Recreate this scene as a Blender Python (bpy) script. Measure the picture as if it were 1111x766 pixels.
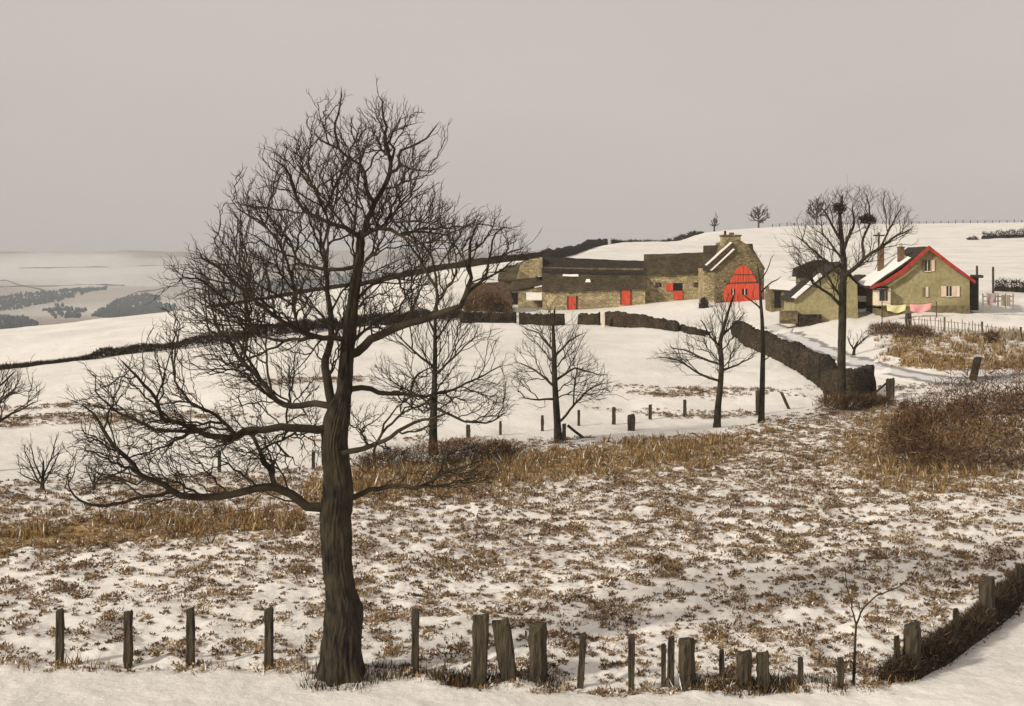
import bpy, bmesh, math, random
import numpy as np
from mathutils import Vector

R = math.radians
scene = bpy.context.scene
for o in list(bpy.data.objects): bpy.data.objects.remove(o)
COL = scene.collection
rng = np.random.default_rng(7)
random.seed(7)

# ------------------------------------------------------------------ camera
F = 1526.0            # focal length in photograph pixels
UC, VH = 555.5, 290.0 # principal column, true horizon row
CZ = 10.0             # eye height (world z)
cam = bpy.data.cameras.new('camera')
cam.sensor_width = 36.0
cam.lens = 36.0 * F / 1111.0
cam.shift_y = -(383.0 - VH) / 1111.0
cam.clip_start = 0.1
cam.clip_end = 30000
camo = bpy.data.objects.new('camera', cam); COL.objects.link(camo)
camo.location = (0, 0, CZ); camo.rotation_euler = (R(90), 0, 0)
scene.camera = camo

# ------------------------------------------------------------------ sky, sun, exposure
SUN_EL, SUN_AZ = 27.0, -125.0      # azimuth clockwise from +Y (view direction): behind the camera on the left
w = bpy.data.worlds.new('World'); scene.world = w; w.use_nodes = True
nt = w.node_tree; nt.nodes.clear()
out = nt.nodes.new('ShaderNodeOutputWorld'); bg = nt.nodes.new('ShaderNodeBackground')
sky = nt.nodes.new('ShaderNodeTexSky'); sky.sky_type = 'NISHITA'; sky.sun_disc = False
sky.sun_elevation = R(SUN_EL); sky.sun_rotation = R(SUN_AZ); sky.dust_density = 4; sky.altitude = 200
tc = nt.nodes.new('ShaderNodeTexCoord')
mp = nt.nodes.new('ShaderNodeMapping'); mp.inputs['Scale'].default_value = (1, 1, 3.5)
nz = nt.nodes.new('ShaderNodeTexNoise'); nz.inputs['Scale'].default_value = 1.6; nz.inputs['Detail'].default_value = 5
rp = nt.nodes.new('ShaderNodeValToRGB')
rp.color_ramp.elements[0].position = .3; rp.color_ramp.elements[0].color = (5.45, 4.84, 4.40, 1)
rp.color_ramp.elements[1].position = .72; rp.color_ramp.elements[1].color = (6.2, 5.56, 5.08, 1)
mx = nt.nodes.new('ShaderNodeMix'); mx.data_type = 'RGBA'; mx.inputs[0].default_value = .93
nt.links.new(tc.outputs['Generated'], mp.inputs[0]); nt.links.new(mp.outputs[0], nz.inputs['Vector'])
nt.links.new(nz.outputs['Fac'], rp.inputs[0])
nt.links.new(sky.outputs[0], mx.inputs[6]); nt.links.new(rp.outputs[0], mx.inputs[7])
nt.links.new(mx.outputs[2], bg.inputs['Color']); bg.inputs['Strength'].default_value = 0.1
nt.links.new(bg.outputs[0], out.inputs['Surface'])

sl = bpy.data.lights.new('sun', 'SUN'); sl.energy = 3.4; sl.angle = R(4); sl.color = (1.0, .93, .80)
so = bpy.data.objects.new('sun', sl); COL.objects.link(so)
_d = Vector((math.sin(R(SUN_AZ)) * math.cos(R(SUN_EL)), math.cos(R(SUN_AZ)) * math.cos(R(SUN_EL)), math.sin(R(SUN_EL))))
so.rotation_euler = (-_d).to_track_quat('-Z', 'Y').to_euler(); so.location = (-40, -30, 60)

vs = scene.view_settings
vs.view_transform = 'Standard'; vs.look = 'None'; vs.exposure = 0.03; vs.gamma = 1.0; vs.use_curve_mapping = False

# ------------------------------------------------------------------ small tools
def tag(o, label=None, cat=None, group=None, kind=None):
    if label: o['label'] = label
    if cat: o['category'] = cat
    if group: o['group'] = group
    if kind: o['kind'] = kind
    return o

def empty(name, loc, rz=0.0):
    o = bpy.data.objects.new(name, None); COL.objects.link(o)
    o.empty_display_size = .3
    o.location = loc; o.rotation_euler = (0, 0, rz); return o

def mesh_obj(name, verts, faces, mat, parent=None, loc=(0, 0, 0), attrs=None, smooth=False):
    """verts (N,3); faces: an (M,k) array or a list of such arrays"""
    me = bpy.data.meshes.new(name)
    verts = np.asarray(verts, dtype=np.float32)
    fl = faces if isinstance(faces, list) else [faces]
    fl = [np.asarray(f, dtype=np.int32) for f in fl if len(f)]
    me.vertices.add(len(verts)); me.vertices.foreach_set('co', verts.ravel())
    loops = np.concatenate([f.ravel() for f in fl]); tot = np.concatenate([np.full(len(f), f.shape[1], np.int32) for f in fl])
    start = np.concatenate([[0], np.cumsum(tot)[:-1]]).astype(np.int32)
    me.loops.add(len(loops)); me.loops.foreach_set('vertex_index', loops)
    me.polygons.add(len(tot)); me.polygons.foreach_set('loop_start', start); me.polygons.foreach_set('loop_total', tot)
    if smooth: me.polygons.foreach_set('use_smooth', np.ones(len(tot), bool))
    if attrs:
        for k, a in attrs.items():
            at = me.attributes.new(k, 'FLOAT', 'POINT'); at.data.foreach_set('value', np.asarray(a, np.float32))
    me.update(calc_edges=True); me.validate()
    me.materials.append(mat)
    o = bpy.data.objects.new(name, me); COL.objects.link(o)
    if parent: o.parent = parent
    o.location = loc
    return o

def bm_obj(name, bm, mat, parent=None, loc=(0, 0, 0), smooth=False):
    bmesh.ops.recalc_face_normals(bm, faces=bm.faces)
    me = bpy.data.meshes.new(name); bm.to_mesh(me); bm.free()
    me.materials.append(mat)
    if smooth:
        for p in me.polygons: p.use_smooth = True
    o = bpy.data.objects.new(name, me); COL.objects.link(o)
    if parent: o.parent = parent
    o.location = loc
    return o

def prism(bm, poly, y0, y1):
    """poly of (x, z), pushed from y0 to y1"""
    a = [bm.verts.new((x, y0, z)) for x, z in poly]; b = [bm.verts.new((x, y1, z)) for x, z in poly]
    n = len(poly)
    bm.faces.new(a); bm.faces.new(b[::-1])
    for i in range(n): bm.faces.new((a[i], b[i], b[(i + 1) % n], a[(i + 1) % n]))

def box(bm, x0, x1, y0, y1, z0, z1):
    prism(bm, [(x0, z0), (x1, z0), (x1, z1), (x0, z1)], y0, y1)

def slab(bm, pts, t):
    """four 3D points, thickened downwards by t"""
    a = [bm.verts.new(p) for p in pts]; b = [bm.verts.new((p[0], p[1], p[2] - t)) for p in pts]
    bm.faces.new(a); bm.faces.new(b[::-1])
    n = len(pts)
    for i in range(n): bm.faces.new((a[i], b[i], b[(i + 1) % n], a[(i + 1) % n]))

def tube(bm, pts, r, n=6):
    pts = [Vector(p) for p in pts]; rings = []
    for i, p in enumerate(pts):
        d = (pts[min(i + 1, len(pts) - 1)] - pts[max(i - 1, 0)]).normalized()
        ref = Vector((0, 1, 0)) if abs(d.y) < .9 else Vector((1, 0, 0))
        a = d.cross(ref).normalized(); b = d.cross(a)
        rr = r[i] if hasattr(r, '__len__') else r
        rings.append([bm.verts.new(p + (a * math.cos(2 * math.pi * k / n) + b * math.sin(2 * math.pi * k / n)) * rr) for k in range(n)])
    for q in range(len(rings) - 1):
        for k in range(n): bm.faces.new((rings[q][k], rings[q][(k + 1) % n], rings[q + 1][(k + 1) % n], rings[q + 1][k]))
    bm.faces.new(rings[0]); bm.faces.new(rings[-1][::-1])

def vnoise(x, y, seed=0):
    xi = np.floor(x).astype(np.int64); yi = np.floor(y).astype(np.int64)
    fx = x - xi; fy = y - yi; fx = fx * fx * (3 - 2 * fx); fy = fy * fy * (3 - 2 * fy)
    def h(a, b):
        n = (a * 374761393 + b * 668265263 + seed * 974711) & 0x7fffffff
        n = ((n ^ (n >> 13)) * 1274126177) & 0x7fffffff
        return ((n ^ (n >> 16)) & 0xffff) / 65535.0
    return (h(xi, yi) * (1 - fx) + h(xi + 1, yi) * fx) * (1 - fy) + (h(xi, yi + 1) * (1 - fx) + h(xi + 1, yi + 1) * fx) * fy

def fbm(x, y, seed=0, oct=4):
    s = 0; a = .5; t = 0
    for k in range(oct):
        s = s + a * vnoise(x * 2 ** k + 13.7 * k, y * 2 ** k - 7.1 * k, seed + k); t += a; a *= .5
    return s / t

# ------------------------------------------------------------------ materials
def newmat(name, rough=.9, spec=.2):
    m = bpy.data.materials.new(name); m.use_nodes = True
    b = m.node_tree.nodes['Principled BSDF']; b.inputs['Roughness'].default_value = rough
    b.inputs['Specular IOR Level'].default_value = spec
    return m, m.node_tree, b

def noise_mat(name, c0, c1, scale=4, detail=6, bump=0.0, bscale=None, stretch=(1, 1, 1), rough=.9, c2=None, s2=.6, spec=.2, lo=.35, hi=.65):
    m, t, b = newmat(name, rough, spec)
    co = t.nodes.new('ShaderNodeTexCoord'); mp = t.nodes.new('ShaderNodeMapping'); mp.inputs['Scale'].default_value = stretch
    n = t.nodes.new('ShaderNodeTexNoise'); n.inputs['Scale'].default_value = scale; n.inputs['Detail'].default_value = detail
    r = t.nodes.new('ShaderNodeValToRGB'); e = r.color_ramp.elements
    e[0].position = lo; e[0].color = (*c0, 1); e[1].position = hi; e[1].color = (*c1, 1)
    t.links.new(co.outputs['Object'], mp.inputs[0]); t.links.new(mp.outputs[0], n.inputs['Vector']); t.links.new(n.outputs['Fac'], r.inputs[0])
    col = r.outputs[0]
    if c2:
        n2 = t.nodes.new('ShaderNodeTexNoise'); n2.inputs['Scale'].default_value = s2; n2.inputs['Detail'].default_value = 4
        t.links.new(co.outputs['Object'], n2.inputs['Vector'])
        r2 = t.nodes.new('ShaderNodeValToRGB'); r2.color_ramp.elements[0].position = .48; r2.color_ramp.elements[1].position = .66
        t.links.new(n2.outputs['Fac'], r2.inputs[0])
        mm = t.nodes.new('ShaderNodeMix'); mm.data_type = 'RGBA'
        t.links.new(r2.outputs[0], mm.inputs[0]); t.links.new(col, mm.inputs[6]); mm.inputs[7].default_value = (*c2, 1)
        col = mm.outputs[2]
    t.links.new(col, b.inputs['Base Color'])
    if bump:
        n3 = t.nodes.new('ShaderNodeTexNoise'); n3.inputs['Scale'].default_value = bscale or scale * 2; n3.inputs['Detail'].default_value = 6
        t.links.new(mp.outputs[0], n3.inputs['Vector'])
        bp = t.nodes.new('ShaderNodeBump'); bp.inputs['Strength'].default_value = bump; bp.inputs['Distance'].default_value = .08
        t.links.new(n3.outputs['Fac'], bp.inputs['Height']); t.links.new(bp.outputs[0], b.inputs['Normal'])
    return m

def stone_mat(name, c0, c1, mortar, scale=2.6, bump=.5):
    m, t, b = newmat(name, .92, .15)
    co = t.nodes.new('ShaderNodeTexCoord'); mp = t.nodes.new('ShaderNodeMapping'); mp.inputs['Scale'].default_value = (1, 1, 2.1)
    t.links.new(co.outputs['Object'], mp.inputs[0])
    v = t.nodes.new('ShaderNodeTexVoronoi'); v.inputs['Scale'].default_value = scale
    v2 = t.nodes.new('ShaderNodeTexVoronoi'); v2.feature = 'DISTANCE_TO_EDGE'; v2.inputs['Scale'].default_value = scale
    t.links.new(mp.outputs[0], v.inputs['Vector']); t.links.new(mp.outputs[0], v2.inputs['Vector'])
    sp = t.nodes.new('ShaderNodeSeparateColor'); t.links.new(v.outputs['Color'], sp.inputs[0])
    n = t.nodes.new('ShaderNodeTexNoise'); n.inputs['Scale'].default_value = .55; n.inputs['Detail'].default_value = 5
    t.links.new(co.outputs['Object'], n.inputs['Vector'])
    ad = t.nodes.new('ShaderNodeMath'); ad.operation = 'MULTIPLY_ADD'; ad.inputs[1].default_value = .55
    t.links.new(sp.outputs[0], ad.inputs[0])
    ml = t.nodes.new('ShaderNodeMath'); ml.operation = 'MULTIPLY_ADD'; ml.inputs[1].default_value = 1.6; ml.inputs[2].default_value = -.55
    t.links.new(n.outputs['Fac'], ml.inputs[0]); t.links.new(ml.outputs[0], ad.inputs[2])
    r = t.nodes.new('ShaderNodeValToRGB'); e = r.color_ramp.elements
    e[0].position = .1; e[0].color = (*c0, 1); e[1].position = .95; e[1].color = (*c1, 1)
    t.links.new(ad.outputs[0], r.inputs[0])
    rr = t.nodes.new('ShaderNodeValToRGB'); rr.color_ramp.elements[0].position = .02; rr.color_ramp.elements[1].position = .07
    t.links.new(v2.outputs['Distance'], rr.inputs[0])
    mm = t.nodes.new('ShaderNodeMix'); mm.data_type = 'RGBA'; mm.inputs[6].default_value = (*mortar, 1)
    t.links.new(rr.outputs[0], mm.inputs[0]); t.links.new(r.outputs[0], mm.inputs[7]); t.links.new(mm.outputs[2], b.inputs['Base Color'])
    bp = t.nodes.new('ShaderNodeBump'); bp.inputs['Strength'].default_value = bump; bp.inputs['Distance'].default_value = .06
    t.links.new(rr.outputs[0], bp.inputs['Height']); t.links.new(bp.outputs[0], b.inputs['Normal'])
    return m

def attr_mat(name, stops, rough=.95):
    """colour picked by the per-vertex value 'tint'"""
    m, t, b = newmat(name, rough, .1)
    a = t.nodes.new('ShaderNodeAttribute'); a.attribute_name = 'tint'
    r = t.nodes.new('ShaderNodeValToRGB'); e = r.color_ramp.elements
    e[0].position = stops[0][0]; e[0].color = (*stops[0][1], 1); e[1].position = stops[-1][0]; e[1].color = (*stops[-1][1], 1)
    for p, c in stops[1:-1]:
        q = e.new(p); q.color = (*c, 1)
    t.links.new(a.outputs['Fac'], r.inputs[0]); t.links.new(r.outputs[0], b.inputs['Base Color'])
    return m

SNOWC = (.84, .80, .745)
M = {}
M['snow'] = noise_mat('snow', (.80, .765, .715), (.87, .835, .785), 3, bump=.25, rough=.7)
M['bark'] = noise_mat('bark', (.010, .008, .006), (.052, .039, .025), 9, bump=1.0, bscale=12, stretch=(1, 1, .28), c2=(.055, .043, .026), s2=1.1)
M['twig'] = noise_mat('twig', (.024, .018, .011), (.062, .047, .029), 2.0)
M['twig_far'] = noise_mat('twig_far', (.040, .032, .026), (.075, .062, .050), .4)
M['post'] = noise_mat('post', (.024, .018, .013), (.085, .066, .044), 6, bump=.7, stretch=(2, 2, .25), c2=(.075, .062, .036), s2=1.8)
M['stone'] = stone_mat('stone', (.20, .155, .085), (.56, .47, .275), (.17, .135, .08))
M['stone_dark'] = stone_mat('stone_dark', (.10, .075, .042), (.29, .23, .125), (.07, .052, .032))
M['wall_stone'] = stone_mat('wall_stone', (.016, .012, .008), (.082, .058, .035), (.010, .008, .006), scale=3.5)
M['render'] = noise_mat('render', (.28, .238, .125), (.39, .338, .185), 3.5, bump=.3, c2=(.24, .195, .10), s2=.5)
M['plinth'] = noise_mat('plinth', (.12, .10, .055), (.20, .17, .09), 3, bump=.3)
M['slate'] = noise_mat('slate', (.018, .014, .012), (.052, .040, .030), 4, bump=.4, stretch=(1, 1, 3))
M['slate_brown'] = noise_mat('slate_brown', (.030, .022, .015), (.088, .064, .036), 3, bump=.4, stretch=(1, 1, 3), c2=(.095, .08, .04), s2=.6)
M['rust'] = noise_mat('rust', (.045, .028, .018), (.11, .068, .042), 2.5, bump=.2)
M['red'] = noise_mat('red', (.42, .050, .026), (.66, .098, .046), 3.0, stretch=(4, 1, .5), rough=.6)
M['red_trim'] = noise_mat('red_trim', (.28, .034, .024), (.42, .055, .036), 2.0, rough=.6)
M['cream'] = noise_mat('cream', (.66, .56, .42), (.76, .66, .52), 3, rough=.7)
M['pink_paint'] = noise_mat('pink_paint', (.62, .47, .38), (.72, .57, .47), 3, rough=.7)
M['dark'] = noise_mat('dark', (.012, .010, .008), (.022, .018, .014), 3)
M['glass'] = noise_mat('glass', (.015, .014, .013), (.03, .028, .025), 1, rough=.15, spec=.5)
M['brick'] = noise_mat('brick', (.10, .06, .035), (.20, .13, .075), 5, bump=.4)
M['pot'] = noise_mat('pot', (.42, .36, .22), (.55, .47, .30), 4)
M['yellow_cloth'] = noise_mat('yellow_cloth', (.66, .60, .30), (.74, .68, .38), 3)
M['pink_cloth'] = noise_mat('pink_cloth', (.70, .32, .31), (.78, .40, .38), 3)
M['grey_cloth'] = noise_mat('grey_cloth', (.30, .21, .21), (.40, .29, .28), 3)
M['wire'] = noise_mat('wire', (.03, .025, .02), (.05, .04, .035), 3)
M['picket'] = noise_mat('picket', (.20, .165, .12), (.36, .31, .24), 5, stretch=(2, 2, .3))
M['heather'] = attr_mat('heather', [(0, (.060, .038, .023)), (.3, (.15, .092, .052)), (.55, (.26, .168, .090)), (.8, (.38, .27, .145)), (.9, (.30, .22, .11)), (.93, SNOWC), (1, SNOWC)])
M['grass'] = attr_mat('grass', [(0, (.045, .032, .020)), (.4, (.20, .12, .048)), (.75, (.33, .215, .09)), (.93, (.42, .31, .15)), (.96, SNOWC), (1, SNOWC)])
M['bramble'] = attr_mat('bramble', [(0, (.022, .013, .009)), (.4, (.085, .048, .027)), (.7, (.19, .112, .058)), (1, (.34, .23, .12))])
M['bank'] = attr_mat('bank', [(0, (.018, .012, .008)), (.5, (.055, .038, .024)), (.85, (.13, .09, .052)), (1, (.26, .19, .11))])
M['hedge'] = attr_mat('hedge', [(0, (.020, .016, .011)), (.6, (.050, .038, .025)), (1, (.10, .078, .05))])
M['far_wood'] = attr_mat('far_wood', [(0, (.012, .018, .024)), (1, (.030, .038, .044))])

# ------------------------------------------------------------------ terrain
# height profiles along sight lines: column u -> [(forward distance, photo row)], kept as real heights below
NEAR = [(.02, -1.7), (4, -3.6), (10, -6.7), (18, -8.55), (25, -8.66), (30.5, -8.63)]
FAR_Z = [(600, -62), (1200, -60)]
FAR_V = [(1500, 354), (2000, 339), (2600, 317), (3300, 296), (4500, 273.5)]
ENDZ = [(5600, 5), (9000, 5)]
def Z(D, v): return -(v - VH) / F * D
def column(mid, crest_drop=None, farv=True, hidden=None):
    k = list(NEAR) + [(D, Z(D, v)) for D, v in mid]
    Dc, vc = mid[-1]; zc = Z(Dc, vc)
    k += [(Dc * 1.22, zc - Dc * .022), (Dc * 1.6, zc - Dc * .10)]
    k += FAR_Z if farv else [(1300, -40)]
    k += [(D, Z(D, v)) for D, v in FAR_V] + ENDZ
    return k
COLS = [
 (-900, column([(48, 545), (62, 500), (75, 466), (118, 418), (170, 378)])),
 (-300, column([(52, 532), (65, 497), (76, 463), (113, 408), (165, 366)])),
 (0,    column([(57, 520), (75, 461), (110, 402), (160, 359)])),
 (150,  column([(58, 516), (76, 458), (114, 383), (166, 342)])),
 (300,  column([(60, 509), (80, 440), (120, 364), (190, 322)])),
 (450,  column([(64, 496), (85, 425), (135, 347), (220, 298)])),
 (530,  column([(67, 488), (95, 402), (142, 343), (225, 286)])),
 (590,  column([(70, 479), (100, 392), (140, 348), (150, 337), (180, 312), (240, 279)])),
 (625,  column([(72, 473), (103, 390), (140, 348), (151, 335), (180, 311), (230, 285), (290, 270)])),
 (660,  column([(74, 467), (105, 390), (140, 347), (152, 333), (190, 302), (250, 279), (330, 262)])),
 (760,  column([(77, 461), (106, 390), (135, 347), (150, 325), (200, 297), (300, 269), (370, 256.5), (420, 251)])),
 (830,  column([(79, 455), (102, 395), (125, 350), (145, 326), (195, 298), (300, 270), (390, 252.5), (450, 246.5)])),
 (913,  column([(86, 440), (95, 410), (110, 366), (120, 343), (170, 305), (300, 270), (400, 250), (460, 244)])),
 (1000, column([(86, 439), (93, 410), (99, 380), (110, 353), (117, 336), (165, 303), (300, 269), (400, 250), (470, 243.5)])),
 (1111, column([(88, 432), (93, 407), (100, 382), (112, 350), (125, 332), (165, 302), (300, 268), (400, 249.5), (480, 242)])),
 (1400, column([(88, 432), (94, 405), (102, 378), (115, 345), (155, 306), (300, 269), (400, 248.5), (480, 240)])),
 (2000, column([(88, 432), (94, 405), (102, 378), (115, 345), (155, 306), (300, 269), (400, 248.5), (480, 240)])),
]
def pchip(x, y, q):
    x = np.asarray(x, float); y = np.asarray(y, float); h = np.diff(x); d = np.diff(y) / h
    m = np.zeros_like(y); m[0] = d[0]; m[-1] = d[-1]
    for i in range(1, len(x) - 1):
        if d[i - 1] * d[i] > 0:
            w1 = 2 * h[i] + h[i - 1]; w2 = h[i] + 2 * h[i - 1]
            m[i] = (w1 + w2) / (w1 / d[i - 1] + w2 / d[i])
    i = np.clip(np.searchsorted(x, q) - 1, 0, len(x) - 2); t = (q - x[i]) / h[i]
    return ((1 + 2 * t) * (1 - t) ** 2 * y[i] + t * (1 - t) ** 2 * h[i] * m[i] + t * t * (3 - 2 * t) * y[i + 1] + t * t * (t - 1) * h[i] * m[i + 1])
UG = np.arange(-900, 2001, 5.0)
LG = np.linspace(math.log(.02), math.log(9000), 1500)
cz = np.array([pchip(np.log([k[0] for k in c]), [k[1] for k in c], LG) for _, c in COLS])
TAB = np.array([np.interp(UG, [c[0] for c in COLS], cz[:, j]) for j in range(len(LG))]).T
ker = np.exp(-.5 * (np.arange(-12, 13) * 5 / 18.0) ** 2); ker /= ker.sum()
pad = np.vstack([np.repeat(TAB[:1], 12, 0), TAB, np.repeat(TAB[-1:], 12, 0)])
TAB = sum(ker[i] * pad[i:i + len(UG)] for i in range(25))
def tz(u, D):
    u = np.clip(np.asarray(u, float), UG[0], UG[-1] - .01); L = np.log(np.clip(D, .021, 8999))
    a = (u - UG[0]) / 5.0; b = (L - LG[0]) / (LG[1] - LG[0])
    i = np.clip(a.astype(int), 0, len(UG) - 2); j = np.clip(np.asarray(b).astype(int), 0, len(LG) - 2)
    fa = a - i; fb = b - j
    return (TAB[i, j] * (1 - fa) + TAB[i + 1, j] * fa) * (1 - fb) + (TAB[i, j + 1] * (1 - fa) + TAB[i + 1, j + 1] * fa) * fb
def sstep(a, b, x):
    t = np.clip((x - a) / (b - a), 0, 1); return t * t * (3 - 2 * t)
def ridges(x, y): return (fbm(np.asarray(x, float) * .004, np.asarray(y, float) * .004, 77, 5) - .5) * 26 * sstep(1400, 2400, y) * sstep(5600, 4600, y)
def gz(x, y):
    """ground height (world) at a world point in front of the camera"""
    y = np.maximum(np.asarray(y, float), .02); return tz(UC + np.asarray(x, float) / y * F, y) + CZ + ridges(x, y)
DM = np.geomspace(22, 700, 6000)
def hit(u, v):
    """world point where the ground is seen at photo pixel (u, v)"""
    vv = VH - F * tz(np.full(len(DM), u), DM) / DM
    i = np.argmax(vv <= v); D = DM[max(i, 1)]
    return Vector(((u - UC) / F * D, D, float(gz((u - UC) / F * D, D))))
def at(u, D):
    x = (u - UC) / F * D
    return Vector((x, D, float(gz(x, D))))

V_FAR = ([-900, 0, 100, 300, 470, 605, 690, 778, 830, 913, 950, 1000, 1111, 2000], [545, 532, 524, 514, 500, 484, 472, 467, 457, 446, 434, 442, 436, 430])
V_NEAR = ([-900, 0, 300, 400, 520, 700, 960, 1000, 1111, 1300, 2000], [722, 722, 723, 730, 743, 747, 744, 722, 655, 560, 540])
def sstep(a, b, x):
    t = np.clip((x - a) / (b - a), 0, 1); return t * t * (3 - 2 * t)
def bump_field(x, y): return fbm(x * 1.1, y * 1.1, 3, 4)
def zone(x, y, z):
    """vegetation cover of the rough ground: (how much plant shows through the snow, how ochre it is)"""
    y = np.maximum(y, .02); u = UC + x / y * F; v = VH - F * (z - CZ) / y
    vf = np.interp(u, *V_FAR); vn = np.interp(u, *V_NEAR)
    wob = (fbm(x * .12, y * .12, 21, 3) - .5)
    inz = sstep(-6, 10, v - vf + wob * 24) * sstep(-3, 10, vn - v + wob * 8)
    big = fbm(x * .10, y * .07, 40, 3)
    cov = inz * (.36 + .5 * (big - .5) + .10 * sstep(120, 30, v - vf) - .05 * sstep(600, 900, u))
    grass = np.exp(-(((v - vf) - 22 - 30 * (u < 330)) / 17.0) ** 2) * sstep(880, 700, u) * inz
    grass = np.maximum(grass, .8 * np.exp(-((u - 1010) / 90) ** 2 - ((v - 490) / 45) ** 2) * inz)
    cov = cov + .42 * grass
    # bank between the lane and the picket fence
    bank = sstep(935, 975, u) * sstep(356, 364, v) * sstep(408, 398, v) * (y > 80) * (y < 130)
    cov = np.maximum(cov, bank * (.62 + .8 * wob))
    och = np.maximum(grass, bank * .7)
    # thin grass pushing through the fore snow and the field edges
    fore = sstep(-10, -2, vn - v) * (y > 12) * (y < 40) * (v > 560)
    cov = np.maximum(cov, (.10 + .22 * sstep(.5, .7, fbm(x * .9, y * .9, 93, 3))) * fore)
    edge = np.exp(-((v - vn - 2) / 5.0) ** 2) * (y < 40)
    cov = np.maximum(cov, .45 * edge); och = np.maximum(och, edge * .6)
    cov = np.maximum(cov, .40 * sstep(.52, .75, fbm(x * .07, y * .22, 91, 4)) * (y > 40) * (y < 260) * (1 - inz))
    far = (y > 1200)  # moor plants, their cover raised to paint in the far slopes' hazy grey
    cov = np.where(far, .53 + .5 * (fbm(x * .0016, y * .0012, 60, 4) - .5) + .45 * np.exp(-((v - 277) / 4.0) ** 2) * sstep(.42, .58, fbm(x * .002, y * .0004, 66, 3)), cov)
    return np.clip(cov, 0, 1), np.clip(och, 0, 1)

uf = np.arange(-130, 1242, 3.0); th = list(np.arctan((uf - UC) / F))
side_r = list(np.geomspace(th[-1] + .01, math.pi, 46)); side_l = [-a for a in side_r[:-1]][::-1]
wl = list(np.geomspace(abs(th[0]) + .01, math.pi, 46)); wl = [-a for a in wl[:-1]][::-1]
TH = np.array(wl + th + side_r)
ROW = np.concatenate([np.geomspace(.05, 24, 26)[:-1], np.geomspace(24, 100, 430)[:-1], np.geomspace(100, 520, 170)[:-1], np.geomspace(520, 9000, 110)])
tt, dd = np.meshgrid(TH, ROW)
rr = dd / np.cos(np.minimum(np.abs(tt), R(35)))
gx = rr * np.sin(tt); gy = rr * np.cos(tt)
gu = UC + F * np.tan(np.clip(tt, -R(45), R(45)))
gzz = tz(gu, dd) + CZ
cov, och = zone(gx, np.where(np.abs(tt) < R(60), dd, -1), gzz)
micro = (bump_field(gx, gy) - .5) * .42 * np.clip(cov * 2.2, 0, 1) * (dd < 140) + (fbm(gx * .30, gy * .22, 9, 4) - .5) * .34 * (dd > 24) * (dd < 600) * (.35 + .65 * (dd > 60) * (cov < .25)) + (fbm(gx * 2.1, gy * 2.1, 19, 3) - .5) * .07 * (dd < 36) * (dd > 20)
ridg = (fbm(gx * .004, gy * .004, 77, 5) - .5) * 26 * sstep(1400, 2400, dd) * sstep(5600, 4600, dd)
gzz = gzz + micro + ridg
nr, ncl = gx.shape
idx = np.arange(nr * ncl).reshape(nr, ncl)
q = np.stack([idx[:-1, :-1], idx[:-1, 1:], idx[1:, 1:], idx[1:, :-1]], -1).reshape(-1, 4)

def ground_material():
    m, t, b = newmat('ground', .85, .2)
    geo = t.nodes.new('ShaderNodeNewGeometry')
    ac = t.nodes.new('ShaderNodeAttribute'); ac.attribute_name = 'cover'
    ao = t.nodes.new('ShaderNodeAttribute'); ao.attribute_name = 'ochre'
    def noise(scale, detail, rough=.55):
        n = t.nodes.new('ShaderNodeTexNoise'); n.inputs['Scale'].default_value = scale; n.inputs['Detail'].default_value = detail
        n.inputs['Roughness'].default_value = rough
        t.links.new(geo.outputs['Position'], n.inputs['Vector']); return n
    def ramp(src, a, ca, b_, cb):
        r = t.nodes.new('ShaderNodeValToRGB'); e = r.color_ramp.elements
        e[0].position = a; e[0].color = (*ca, 1); e[1].position = b_; e[1].color = (*cb, 1)
        t.links.new(src, r.inputs[0]); return r.outputs[0]
    def mix(fac, a, bb):
        x = t.nodes.new('ShaderNodeMix'); x.data_type = 'RGBA'
        t.links.new(fac, x.inputs[0]); t.links.new(a, x.inputs[6]); t.links.new(bb, x.inputs[7]); return x.outputs[2]
    n1 = noise(3.4, 9, .74); n2 = noise(.6, 4); n3 = noise(9, 5)
    n5 = noise(.11, 6, .6)
    snow = mix(ramp(n5.outputs['Fac'], .42, (0, 0, 0), .64, (1, 1, 1)), ramp(n2.outputs['Fac'], .3, (.79, .755, .705), .7, (.86, .825, .775)), ramp(n3.outputs['Fac'], .3, (.60, .575, .545), .7, (.80, .765, .72)))
    heath = ramp(n3.outputs['Fac'], .3, (.10, .058, .034), .7, (.24, .155, .085))
    straw = ramp(n3.outputs['Fac'], .3, (.19, .115, .048), .7, (.40, .27, .115))
    veg = mix(ao.outputs['Fac'], heath, straw)
    # threshold of noise by cover
    th_ = t.nodes.new('ShaderNodeMath'); th_.operation = 'MULTIPLY_ADD'; th_.inputs[1].default_value = .62; th_.inputs[2].default_value = -.83
    t.links.new(ac.outputs['Fac'], th_.inputs[0])
    s = t.nodes.new('ShaderNodeMath'); s.operation = 'ADD'; t.links.new(n1.outputs['Fac'], s.inputs[0]); t.links.new(th_.outputs[0], s.inputs[1])
    mr = t.nodes.new('ShaderNodeMapRange'); mr.inputs[1].default_value = 0; mr.inputs[2].default_value = .07
    t.links.new(s.outputs[0], mr.inputs[0])
    t.links.new(mix(mr.outputs[0], snow, veg), b.inputs['Base Color'])
    bp = t.nodes.new('ShaderNodeBump'); bp.inputs['Strength'].default_value = .5; bp.inputs['Distance'].default_value = .18
    nb = noise(2.0, 9, .65); t.links.new(nb.outputs['Fac'], bp.inputs['Height']); t.links.new(bp.outputs[0], b.inputs['Normal'])
    return m
ground = mesh_obj('ground', np.stack([gx, gy, gzz], -1).reshape(-1, 3), q, ground_material(), attrs={'cover': cov.ravel(), 'ochre': och.ravel()}, smooth=True)
tag(ground, 'snow covered moorland and fields falling to a valley and far hills', 'ground', kind='structure')

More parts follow.
